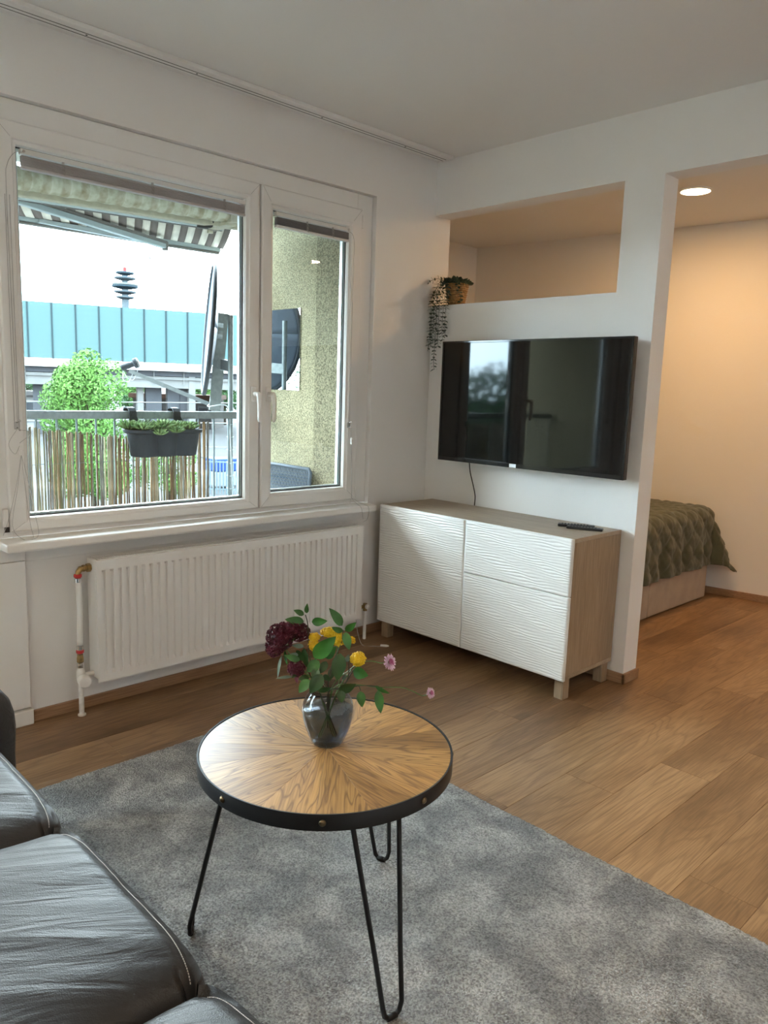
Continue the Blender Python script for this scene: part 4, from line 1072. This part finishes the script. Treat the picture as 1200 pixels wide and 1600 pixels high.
# satellite dish on mast
DC = Vector((-1.64,-.415,1.72)); DN = Vector((-.47,-.88,.085)).normalized()
DU = (Vector((0,0,1))-DN*DN.z).normalized(); DS = DU.cross(DN)
M_dish = mat('grey_dish_paint', (.050,.062,.078), .5); M_dishf = mat('dish_back_paint', (0.072,0.09,0.108), .5)
t = thing('satellite_dish', 'grey satellite dish seen edge-on beyond the railing', 'satellite dish', (-1.3,-.48,0))
def dishP(i, j):
    r = i/14; a = 2*PI*j/48; return DC+(DS*math.cos(a)*.375+DU*math.sin(a)*.43)*r+DN*(.055*r*r-.03)
o = obj('reflector', grid_mesh('dish', dishP, 14, 48), M_dish, t, smooth=True); sm = o.modifiers.new('s', 'SOLIDIFY'); sm.thickness = .004
b = BM(); tube(b, [DC+(DS*math.cos(a)*.377+DU*math.sin(a)*.432)+DN*.020 for a in [2*PI*k/64 for k in range(64)]], 0.016, 6, closed=True); obj('rim', b, mat('dish_rim_paint', (.022,.026,.030), .5), t, smooth=True)
b = BM(); bar(b, DC-DN*.062+DU*.12, DC-DN*.062-DU*.54, .05, .075, up=DN); cyl(b, DC-DN*.07+DU*.0, DC-DN*.03, .06, 16); obj('back_plate', b, M_galv, t)
mast = Vector((-1.32,-.475,0))
b = BM(); cyl(b, mast+Vector((0,0,-.02)), mast+Vector((0,0,1.80)), .017, 14); obj('mast', b, M_galv, t, smooth='auto')
b = BM(); cb = DC-DN*.085-DU*.22; cyl(b, cb-DS*.034, cb-DS*.026, .042, 20); cyl(b, cb+DS*.026, cb+DS*.034, .042, 20); bar(b, mast+Vector((0,0,1.475)), cb, .03, .07); obj('bracket', b, M_galv, t, bevel=.003)
lnb = Vector((-1.90,-.892,1.462)); ab = DC-DU*.50-DN*.02
b = BM(); bar(b, ab, lnb+Vector((0,0,-.035)), .022, .026); obj('feed_arm', b, M_galv, t)
b = BM(); d_ = ((DC-DU*.05)-lnb).normalized(); lathe(b, [(.012,-.055),(.020,-.05),(.020,.0),(.018,.01),(.018,.03),(.032,.035),(.034,.055),(.010,.058)], lnb, 20, ax=d_)
obj('receiver_head', b, mat('receiver_grey', (.02,.025,.028), .5), t, smooth='auto')
b = BM(); lathe(b, [(.034,.056),(.030,.066),(.005,.070)], lnb, 20, ax=d_); obj('feed_cap', b, mat('feed_cap', (.14,.145,.135), .5), t, smooth='auto')
b = BM()
for q in (0,.03): tube(b, catm([lnb-d_*.04+Vector((0,0,-.02)), lnb-d_*(.04-q)+Vector((0,0,-.08)), lnb-d_*(.01-q)+Vector((0,.01,-.10)), lnb-d_*(-.02-q)+Vector((0,.01,-.05))]), .003, 6)
tube(b, catm([ab, mast+Vector((-.1,-.1,1.21)), mast+Vector((-.02,-.02,1.22)), mast+Vector((.02,-.02,1.12)), mast+Vector((.022,0,.7)), mast+Vector((.03,0,.2))]), .004, 6)
obj('coax_cable', b, mat('white_coax', (0.3,0.33,0.336), .5), t, smooth=True)
b = BM()
for k in range(12):
    z_ = .25+k*.085; tube(b, [mast+Vector((.020*math.cos(a),.020*math.sin(a),z_+.003*math.sin(a*2))) for a in [2*PI*q/14 for q in range(14)]], .003, 5, closed=True)
obj('cable_tie', b, mat('tie_white', (0.3,0.36,0.36), .5), t)['kind'] = 'stuff'

# mirror on the yellow wall
t = thing('wall_mirror', 'frameless rectangular mirror on the yellow balcony wall', 'mirror', (-1.05,-.25,1.34))
obj('mirror_glass', B(-1.24,-.872,-.258,-.2515,1.335,1.842), mat('mirror_silver', (0.48,0.516,0.528), .02, 1), t)

# rattan chair
M_rat = mat('grey_rattan', (0.072,0.087,0.105), .5)
t = thing('rattan_chair', 'grey woven rattan chair against the yellow balcony wall', 'chair', (-.98,-.52,0))
cx0, cx1, cyb = -1.155, -.700, -.335
def strip(b, pts, w_, nrm, th=.0022):
    for a, c in zip(pts, pts[1:]): bar(b, a, c, w_, th, up=nrm)
b = BM(); z0_, z1_ = .40, .850
def backy(z): return cyb+(z-.4)*.10
n_c, n_r = 26, 22
for r in range(n_r):
    z = z0_+.03+(z1_-z0_-.05)*r/(n_r-1); pts = []
    for c in range(n_c+1): pts.append(Vector((cx0+.015+(cx1-cx0-.03)*c/n_c, backy(z)+.004*(1 if (c+r) % 2 else -1), z)))
    for a, c in zip(pts, pts[1:]): bar(b, a, c, .012, .0022, up=(0,0,1)) if False else obox(b, (a+c)/2, (c-a)/2, Vector((0,.0013,0)), Vector((0,0,.0062)))
for c in range(n_c):
    x_ = cx0+.015+(cx1-cx0-.03)*(c+.5)/n_c; bar(b, (x_,backy(z0_),z0_+.01), (x_,backy(z1_),z1_-.01), .009, .003, up=(0,1,0))
obj('backrest', b, M_rat, t)
b = BM(); tube(b, [(cx0,backy(.02)-.0,.0),(cx0,backy(.4),.4),(cx0,backy(z1_-.02),z1_-.02),(cx0+.02,backy(z1_),z1_),(cx1-.02,backy(z1_),z1_),(cx1,backy(z1_-.02),z1_-.02),(cx1,backy(.4),.4),(cx1,backy(.02),.0)], .011, 8); obj('back_frame', b, M_rat, t, smooth=True)
b = BM(); box(b, cx0,cx1,-.83,cyb+.0,.40,.43)
for k in range(20): box(b, cx0+.01+k*.0265,cx0+.030+k*.0265,-.82,cyb-.01,.430,.433)
obj('seat', b, M_rat, t)
for x_ in (cx0+.01, cx1-.01):
    b = BM(); cyl(b, (x_,-.81,0),(x_,-.81,.40),.012,8); obj('leg', b, M_rat, t)

# awning
M_aw_b = mat('awning_beige_metal', (.42,.40,.31), .5, var=.12, vscale=20); M_aw_l = mat('awning_light_metal', (.42,.50,.52), .4, .2)
M_aw_d = mat('awning_grey_metal', (.16,.16,.15), .5)
M_st = [mat('awning_stripe_cream', (.52,.50,.43), .8, var=.1, vscale=14), mat('awning_stripe_taupe', (.12,.105,.095), .8)]
def stained():
    m, nt, p = new_mat('stained_rolled_fabric'); g = N(nt); co = g.n('TexCoord').outputs['Object']
    sx = g.n('SeparateXYZ'); g.l(co, sx.inputs[0]); f = g.math('FRACT', g.math('MULTIPLY', sx.outputs[1], 11.0))
    c = g.ramp(f, [(.0, (0.459,0.459,0.367)), (.45, (0.428,0.428,0.337)), (.55, (0.255,0.224,0.143)), (.9, (0.326,0.296,0.204)), (1, (0.561,0.561,0.49))])
    nz = g.n('TexNoise', i_Scale=25.0, i_Detail=3.0); g.l(co, nz.inputs['Vector'])
    g.l(g.mix(.5, c, g.ramp(nz.outputs['Fac'], [(.35, (0.224,0.204,0.122)), (.6, (0.51,0.51,0.428))])), p.inputs['Base Color']); p.inputs['Roughness'].default_value = .85; return m
t = thing('awning', 'striped folding-arm awning half rolled in above the balcony', 'awning', (-.8,-1.6,2.4))
def az(y): return .036*(y+1.28)
AY0, AY1 = -3.1, -.66
def abox(b, x0,x1,y0,y1,z0,z1):
    box(b, x0,x1,y0,y1,z0,z1)
    for v in b.verts[-8:] if False else b.verts: pass
def tilt(b, k=1):
    for v in b.verts: v.co.z += az(v.co.y)*k
    return b
b = BM(); n_ = 90
pts = [(-.86, AY0+(AY1+.04-AY0)*k/n_, 2.290+.003*math.sin(k*1.7)) for k in range(n_+1)]; tube(b, pts, .052, 14)
obj('rolled_fabric', tilt(b), stained(), t, smooth=True)
obj('cassette_bar', tilt(B(-.955,-.905,AY0,AY1,2.222,2.262)), M_aw_b, t, bevel=.006)
obj('torsion_tube', tilt(B(-1.045,-1.005,AY0,AY1-.07,2.224,2.262)), M_aw_l, t, bevel=.004)
obj('tube_liner', tilt(B(-1.030,-1.018,AY0,AY1-.07,2.220,2.226)), M_aw_d, t)
y = AY0; k = 0; XFB = -1.45; yend = -.478
b2 = [BM(), BM()]
NS = 56
for k in range(NS):
    ya, yb_ = AY0+(yend+.03-AY0)*k/NS, AY0+(yend+.03-AY0)*(k+1)/NS
    bb = b2[k % 2]; prev = None; S_ = 10
    for s in range(S_+1):
        f = s/S_; x_ = -1.03+(XFB+.0+1.03)*f; z_ = 2.262-(.046)*f-.012*math.sin(PI*f)
        sh = -.20*(1-f)
        row = [bb.verts.new((x_, yy+sh, z_+az(yy)*(1-.67*f))) for yy in (ya, yb_)]
        if prev: bb.faces.new((prev[0], prev[1], row[1], row[0]))
        prev = row
for q in range(2):
    o = obj('fabric_stripes', b2[q], M_st[q], t, smooth=True); sm = o.modifiers.new('s', 'SOLIDIFY'); sm.thickness = .002
b = BM(); box(b, XFB-.025,XFB+.02,AY0,yend,2.190,2.222); obj('front_bar', tilt(b, .33), M_aw_l, t, bevel=.004)
b = BM(); box(b, XFB-.010,XFB+.025,AY0,yend-.01,2.176,2.189); obj('front_bar_lip', tilt(b, .33), M_aw_d, t, bevel=.003)
A_ = at(25,313,0,-1.10); E_ = at(258,385,0,-1.36)
b = BM(); bar(b, A_, E_, .035, .030); obj('folding_arm', b, M_aw_l, t, bevel=.004)
b = BM(); bar(b, A_+Vector((.01,0,.022)), E_+Vector((.01,0,.020)), .028, .016); obj('arm_channel', b, M_aw_d, t)
b = BM(); cyl(b, E_+Vector((0,0,-.022)), E_+Vector((0,0,.025)), .020, 14); obj('elbow_joint', b, M_aw_d, t, smooth='auto')
F_ = at(60,345,0,-1.42); b = BM(); bar(b, E_+Vector((0,0,.01)), F_, .03, .022); obj('folding_arm', b, M_aw_l, t)
for yy in (-.80,):
    b = BM(); box(b, -1.06,-.84,yy-.02,yy+.05,2.222,2.242); box(b, -.92,-.80,yy-.01,yy+.03,2.235,2.40); cyl(b, (-1.05,yy+.01,2.205), (-1.05,yy+.01,2.24), .018, 12); obj('bracket', tilt(b), M_aw_b, t, bevel=.003)
b = BM(); tube(b, catm([(-.90,-.86,2.30),(-.915,-.86,2.23),(-.93,-.88,2.215),(-1.0,-.90,2.225)]), .009, 8); obj('gear_eye', tilt(b), M_black, t, smooth=True)

# ------------------------------------------------------------------ the street beyond
GZ = -3.0
gr = S('ground', B(-900,-1.9,-500,700,GZ-.5,GZ), mat('asphalt', (0.0234,0.0248,0.0261), .9, var=.15, vscale=.4))
D1, D2 = Vector((-61.1,19.2)), Vector((-55.2,34.3)); dd = (D2-D1).normalized(); nrm2 = Vector((-dd.y, dd.x))   # towards far side
if nrm2.x > 0: nrm2 = -nrm2
BL = (D2-D1).length/9.2
def bp3(s, off, z): p = D1+dd*s+nrm2*off; return Vector((p.x, p.y, z))
def vbox(b, s0, s1, o0, o1, z0, z1):
    c = bp3((s0+s1)/2, (o0+o1)/2, (z0+z1)/2); obox(b, c, Vector((dd.x,dd.y,0))*(s1-s0)/2, Vector((nrm2.x,nrm2.y,0))*(o1-o0)/2, (0,0,(z1-z0)/2))
t = thing('noise_barrier', 'pale blue noise barrier along the top of the viaduct', 'barrier', bp3(0,0,3.05))
def barrmat():
    m, nt, p = new_mat('pale_blue_barrier'); g = N(nt); co = g.n('NewGeometry').outputs['Position']
    sx = g.n('SeparateXYZ'); g.l(co, sx.inputs[0]); f = g.math('FRACT', g.math('MULTIPLY', sx.outputs[2], 2.3))
    g.l(g.ramp(f, [(0, (0.0235,0.045,0.0475)), (.5, (0.026,0.049,0.0515)), (1, (0.0245,0.047,0.0495))]), p.inputs['Base Color']); p.inputs['Roughness'].default_value = .6; return m
M_bar = barrmat(); M_post = mat('blue_grey_post', (0.00688,0.0138,0.0165), .6)
BK0, BK1 = -8, 24
for k in range(BK0, BK1):
    s0 = -.0+k*BL+.35
    b = BM()
    for q in range(12): z0_ = 3.07+q*.364; vbox(b, s0+.03, s0+BL-.03, .0, .10, z0_, z0_+.3638)
    obj('barrier_panel', b, M_bar, t)
    b = BM(); vbox(b, s0-.055, s0+.055, -.06, .12, 3.05, 7.44); obj('barrier_post', b, M_post, t)
t = thing('viaduct', 'concrete railway viaduct on columns across the street', 'viaduct', bp3(0,2,GZ))
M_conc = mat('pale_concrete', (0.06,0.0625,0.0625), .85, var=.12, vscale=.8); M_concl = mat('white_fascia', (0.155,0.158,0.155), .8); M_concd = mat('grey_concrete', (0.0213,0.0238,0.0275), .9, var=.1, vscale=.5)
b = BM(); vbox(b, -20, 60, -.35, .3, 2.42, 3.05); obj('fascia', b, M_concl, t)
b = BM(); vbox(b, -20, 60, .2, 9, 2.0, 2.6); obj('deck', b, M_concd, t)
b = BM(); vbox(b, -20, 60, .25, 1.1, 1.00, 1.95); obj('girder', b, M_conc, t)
b = BM(); vbox(b, -20, 60, .05, .12, 1.72, 1.80); 
for k in range(-8, 24): vbox(b, k*BL*1.4, k*BL*1.4+.06, .04, .12, 1.3, 2.42)
obj('handrail', b, M_conc, t)
for (px, w_) in ((92,1.1),(60,.8),(222,.5),(243,1.3),(275,1.1),(291,.8),(301,.55),(-60,1.2),(400,1.2),(440,1.1)):
    d_ = ray(px, 630); # intersection with the viaduct line
    tt = ((D1.x-CP.x)*nrm2.x+(D1.y-CP.y)*nrm2.y)/(d_.x*nrm2.x+d_.y*nrm2.y); p_ = CP+d_*tt; s = (Vector((p_.x,p_.y))-D1).dot(dd)
    b = BM(); off = 1.2 if px not in (301,) else .2
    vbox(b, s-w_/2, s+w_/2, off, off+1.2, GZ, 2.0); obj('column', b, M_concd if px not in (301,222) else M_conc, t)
# low buildings under the viaduct
def house(label, px0, px1, D, z1, mw, mr, nwin):
    a, c = at_depth(px0, 640, D), at_depth(px1, 640, D); d_ = Vector((c.x-a.x, c.y-a.y, 0)); L = d_.length; d_.normalize(); n_ = Vector((-d_.y, d_.x, 0))
    if n_.dot(CF) < 0: n_ = -n_
    t = thing('low_building', label, 'building', (a.x,a.y,GZ), group='low buildings beyond the viaduct')
    o = Vector((a.x,a.y,GZ)); H = z1-GZ
    b = BM(); obox(b, o+d_*L/2+n_*3+Vector((0,0,H/2)), d_*L/2, n_*3, (0,0,H/2)); obj('wall', b, mw, t)
    b = BM(); obox(b, o+d_*L/2+n_*2.8+Vector((0,0,H+.15)), d_*(L/2+.3), n_*3.2, (0,0,.22)); obj('roof', b, mr, t)
    for k in range(nwin):
        c_ = o+d_*(L*(k+.5)/nwin)+Vector((0,0,H*.55)); b = BM(); obox(b, c_-n_*.03, d_*L/nwin*.33, n_*.05, (0,0,H*.2)); w_ = obj('window', b, mat('pale_frame', (0.055,0.0622,0.066), .5), t)
        b = BM(); obox(b, c_-n_*.09, d_*L/nwin*.27, n_*.02, (0,0,H*.16)); obj('pane', b, mat('dark_pane', (0.00825,0.011,0.0138), .2), w_)
house('low building with windows and brown roof behind the viaduct columns', 208,330,76,-.0, mat('grey_facade', (0.0234,0.0234,0.0234), .8), mat('brown_roof', (0.022,0.011,0.00759), .8), 5)
house('low white building seen under the viaduct at the far left', 20,75,80,-.2, mat('white_facade', (0.055,0.0578,0.0578), .8), mat('grey_roof', (0.0275,0.0275,0.0275), .8), 3)
# tower
P0 = at_depth(196,478,400); TS = 400/FPX
t = thing('telecom_tower', 'pale round telecommunications tower with stacked discs on the skyline', 'tower', (P0.x,P0.y,GZ))
def tz(py): return at_depth(196,py,400).z
M_tow = mat('tower_concrete', (.033,.043,.05), .8); M_towd = mat('tower_disc_dark', (.015,.026,.034), .8); M_towl = mat('tower_band', (.07,.075,.075), .8)  # some discs a darker blue-grey, one band paler
b = BM(); lathe(b, [(5.5*TS,GZ),(5.5*TS,tz(470)),(4.4*TS,tz(430)),(1.5*TS,tz(426))], (P0.x,P0.y,0), 20); obj('shaft', b, M_tow, t, smooth='auto')
for (py, r, m) in ((428,14,M_towd),(436,16.5,M_tow),(446,20,M_towl),(449,20,M_towd),(457,17,M_tow),(465,14,M_tow)):
    z_ = tz(py); b = BM(); lathe(b, [(r*TS*.35,-3.6*TS),(r*TS*.96,-.8*TS),(r*TS,.9*TS),(r*TS*.96,1.4*TS),(r*TS*.3,1.8*TS)], (P0.x,P0.y,z_), 32); obj('platform', b, m, t, smooth='auto')
b = BM(); lathe(b, [(2.8*TS,tz(427)),(2.8*TS,tz(420)),(1.6*TS,tz(419)),(.35*TS,tz(418)),(.25*TS,tz(400))], (P0.x,P0.y,0), 14); obj('red_mast', b, mat('red_mast', (0.0759,0.0138,0.0138), .6), t)
for k, px in enumerate((238,243)):
    p = at_depth(px,485,380); z1 = at_depth(px,462,380).z
    b = BM(); lathe(b, [(.28,GZ),(.24,z1)], (p.x,p.y,0), 10); o = obj('chimney', b, mat('red_white_chimney', (0.0897,0.0303,0.0303), .7)); tag(o, ('left' if k == 0 else 'right')+'hand one of two thin red chimneys beside the tower', 'chimney', 'thin red chimneys')
# vegetation
def crown(name, b, c, rx, ry, rz, n, sz):
    pass
def tree(label, c, rx, rz, n, sz, m, base=GZ, seed=0, name='tree', group='trees across the street', lumps=22):
    random.seed(seed); c = Vector(c); t = thing(name, label, 'tree', (c.x,c.y,base), group=group)
    b = BM(); tube(b, [(c.x,c.y,base),(c.x+.05,c.y,base+(c.z-base)*.6),(c.x,c.y,c.z+rz*.4)], [rx*.09,rx*.07,rx*.02], 8)
    for k in range(8):
        a = k*2.4; tube(b, [(c.x,c.y,c.z-rz*.4+k*rz*.08),(c.x+math.cos(a)*rx*.6,c.y+math.sin(a)*rx*.6,c.z-rz*.2+k*rz*.1)], [rx*.025,rx*.008], 5)
    obj('trunk', b, mat('bark', (0.00963,0.00688,0.00481), .9), t)
    L = []
    for k in range(lumps):
        z_ = random.uniform(-.9,.95); a = random.random()*6.28; f = math.sqrt(max(0,1-z_*z_))*(1-.30*max(0,z_)); q = random.uniform(.55,.8)
        L.append((Vector((math.cos(a)*f*rx*q, math.sin(a)*f*rx*q, z_*rz*.8)), random.uniform(.28,.42)))
    vs = []; fs = []
    for k in range(n):
        lc, lr = random.choice(L); v = Vector((random.gauss(0,1),random.gauss(0,1),random.gauss(0,1))).normalized()*(random.uniform(.55,1)**.5)
        p = c+lc+Vector((v.x*lr*rx,v.y*lr*rx,v.z*lr*min(rz,rx*1.1)))
        d_ = (v+Vector((random.uniform(-.6,.6),random.uniform(-.6,.6),random.uniform(-.7,.3)))).normalized(); s = d_.orthogonal().normalized(); s.rotate(Matrix.Rotation(random.random()*6.28,3,d_)); u = d_.cross(s)
        w_ = sz*random.uniform(.6,1.2); i0 = len(vs)
        vs += [p-s*w_*.5, p+u*w_*.28+d_*w_*.08, p+s*w_*.6, p-u*w_*.28+d_*w_*.08]; fs.append((i0,i0+1,i0+2,i0+3))
    me = bpy.data.meshes.new('foliage'); me.from_pydata(vs, [], fs)
    obj('foliage', me, m, t)['kind'] = 'stuff'
M_tree = leaf_mat('bright_tree_leaf', (0.0197,0.0535,0.00983), (0.045,0.096,0.0225), .7); M_treed = leaf_mat('dark_tree_leaf', (0.0084,0.0253,0.00983), (0.0197,0.0478,0.0169), .7)
c0 = at_depth(145,668,21)
tree('bright green leafy tree standing beyond the reed screen', (c0.x,c0.y,c0.z), 1.42, 2.15, 36000, .10, M_tree, seed=1, lumps=46)
for k, (px, py, D, r, m, lab) in enumerate(((222,608,86,2.2,M_tree,'green bush between the viaduct columns by the bright tree'),(288,610,90,2.1,M_treed,'green tree seen through the gap between viaduct columns'),(318,608,84,2.3,M_tree,'light green bush below the satellite dish'),(350,612,86,3.0,M_treed,'dark green tree at the right end of the viaduct view'),(42,606,92,2.7,M_treed,'dark green tree at the far left under the viaduct'))):
    c_ = at_depth(px,py,D); tree(lab, (c_.x,c_.y,c_.z), r, r*.8, 2500, .26, m, seed=k+3)
# low hedge below the bright tree behind the reeds
c_ = at_depth(262,722,24); tree('low green shrub beside the bright tree', (c_.x,c_.y,c_.z-.2), 1.1, .8, 5000, .09, M_tree, seed=31, name='shrub')
# row of trees far behind the viaduct
for k, px in enumerate((-40,45,130,215,300,385,470)):
    c_ = at_depth(px, 606, 118); tree('dark tree of the distant row behind the viaduct, '+('outermost on the left','first from the left in view','behind the bright tree','right of the bright tree','behind the middle columns','behind the satellite dish','outermost on the right')[k], (c_.x,c_.y,c_.z-.6), 4.6, 3.2, 2600, .55, M_treed, seed=k+50, group='distant tree row')
# trees to the left of the view that the television reflects
for k, (x_, y_, z_, r) in enumerate(((-14.6,-19.2,-.95,3.0),(-23.5,-19.5,-.6,3.4),(-12.5,-27.5,-.6,3.4))):
    tree('leafy tree to the left outside, '+('reflected in the television', 'far one nearer the viaduct', 'far one behind it')[k], (x_,y_,z_), r, 2.8 if k else 3.2, 7000, .28, M_treed, seed=k+12, lumps=30)
# overhead wires
t = thing('overhead_wire', 'thin wires strung across beyond the balcony', 'wire', at_depth(200,628,30))
b = BM()
for (pa, pb_, D) in (((-100,626),(500,631),40),((-100,656),(500,663),36)): tube(b, [at_depth(*pa,D), at_depth(*pb_,D)], .030, 5)
obj('wire', b, mat('pale_wire', (0.0622,0.0688,0.0688), .6), t)
# street container and fence
M_blue = mat('blue_container_paint', (0.00275,0.0138,0.0578), .5); M_wht = mat('white_container_paint', (0.0688,0.0732,0.077), .6)
c_ = at_depth(347,742,33); c_.z = GZ
t = thing('street_container', 'blue and white street container seen at the right of the railing', 'container', c_)
obj('body', B(c_.x-.5,c_.x+.5,c_.y-.55,c_.y+.55,GZ+.12,GZ+.75), M_wht, t, bevel=.04); obj('lid', B(c_.x-.52,c_.x+.52,c_.y-.57,c_.y+.57,GZ+.75,GZ+1.3), M_blue, t, bevel=.06)
for sx in (-.4,.4):
    for sy in (-.45,.45):
        b = BM(); cyl(b, (c_.x+sx,c_.y+sy-.04,GZ+.07),(c_.x+sx,c_.y+sy+.04,GZ+.07),.07,12); obj('wheel', b, M_black, t)
a_, e_ = at_depth(318,735,31), at_depth(385,735,31)
t = thing('street_fence', 'pale metal fence in front of the street container', 'fence', (a_.x,a_.y,GZ))
for k in range(14):
    p = a_.lerp(e_, k/13); b = BM(); box(b, p.x-.02,p.x+.02,p.y-.02,p.y+.02,GZ,GZ+1.35); obj('fence_bar', b, mat('pale_fence', (0.0413,0.0578,0.066), .5) if k == 0 else bpy.data.materials['pale_fence'], t)
b = BM(); bar(b, (a_.x,a_.y,GZ+1.3),(e_.x,e_.y,GZ+1.3),.04,.05); bar(b, (a_.x,a_.y,GZ+.2),(e_.x,e_.y,GZ+.2),.04,.05); obj('fence_rail', b, bpy.data.materials['pale_fence'], t)
# kerb bands on the road
for k, (py, D) in enumerate(((700,0),(716,0))):
    p1, p2 = at(318,py,2,GZ), at(420,py,2,GZ); b = BM(); bar(b, Vector((p1.x,p1.y,GZ+.04)), Vector((p2.x,p2.y,GZ+.04)), .25, .08); o = obj('kerb', b, M_conc); o['kind'] = 'structure'

p = at_depth(235,404,70)
t = thing('bird', 'tiny dark bird flying in the white sky right of the tower', 'bird', p)
b = BM(); lathe(b, [(.01,-.16),(.05,-.08),(.06,.0),(.04,.09),(.005,.14)], p, 8, ax=CR); obj('body', b, mat('bird_grey', (0.0165,0.0193,0.022), .8), t)
for sg in (-1, 1):
    b = BM(); v = [p+CR*.06, p-CR*.07, p-CR*.14+CU*.10-CF*.22*sg, p-CR*.05+CU*.12-CF*.24*sg]; b.faces.new([b.verts.new(q) for q in v]); o = obj('wing', b, bpy.data.materials['bird_grey'], t); o.modifiers.new('s', 'SOLIDIFY').thickness = .01
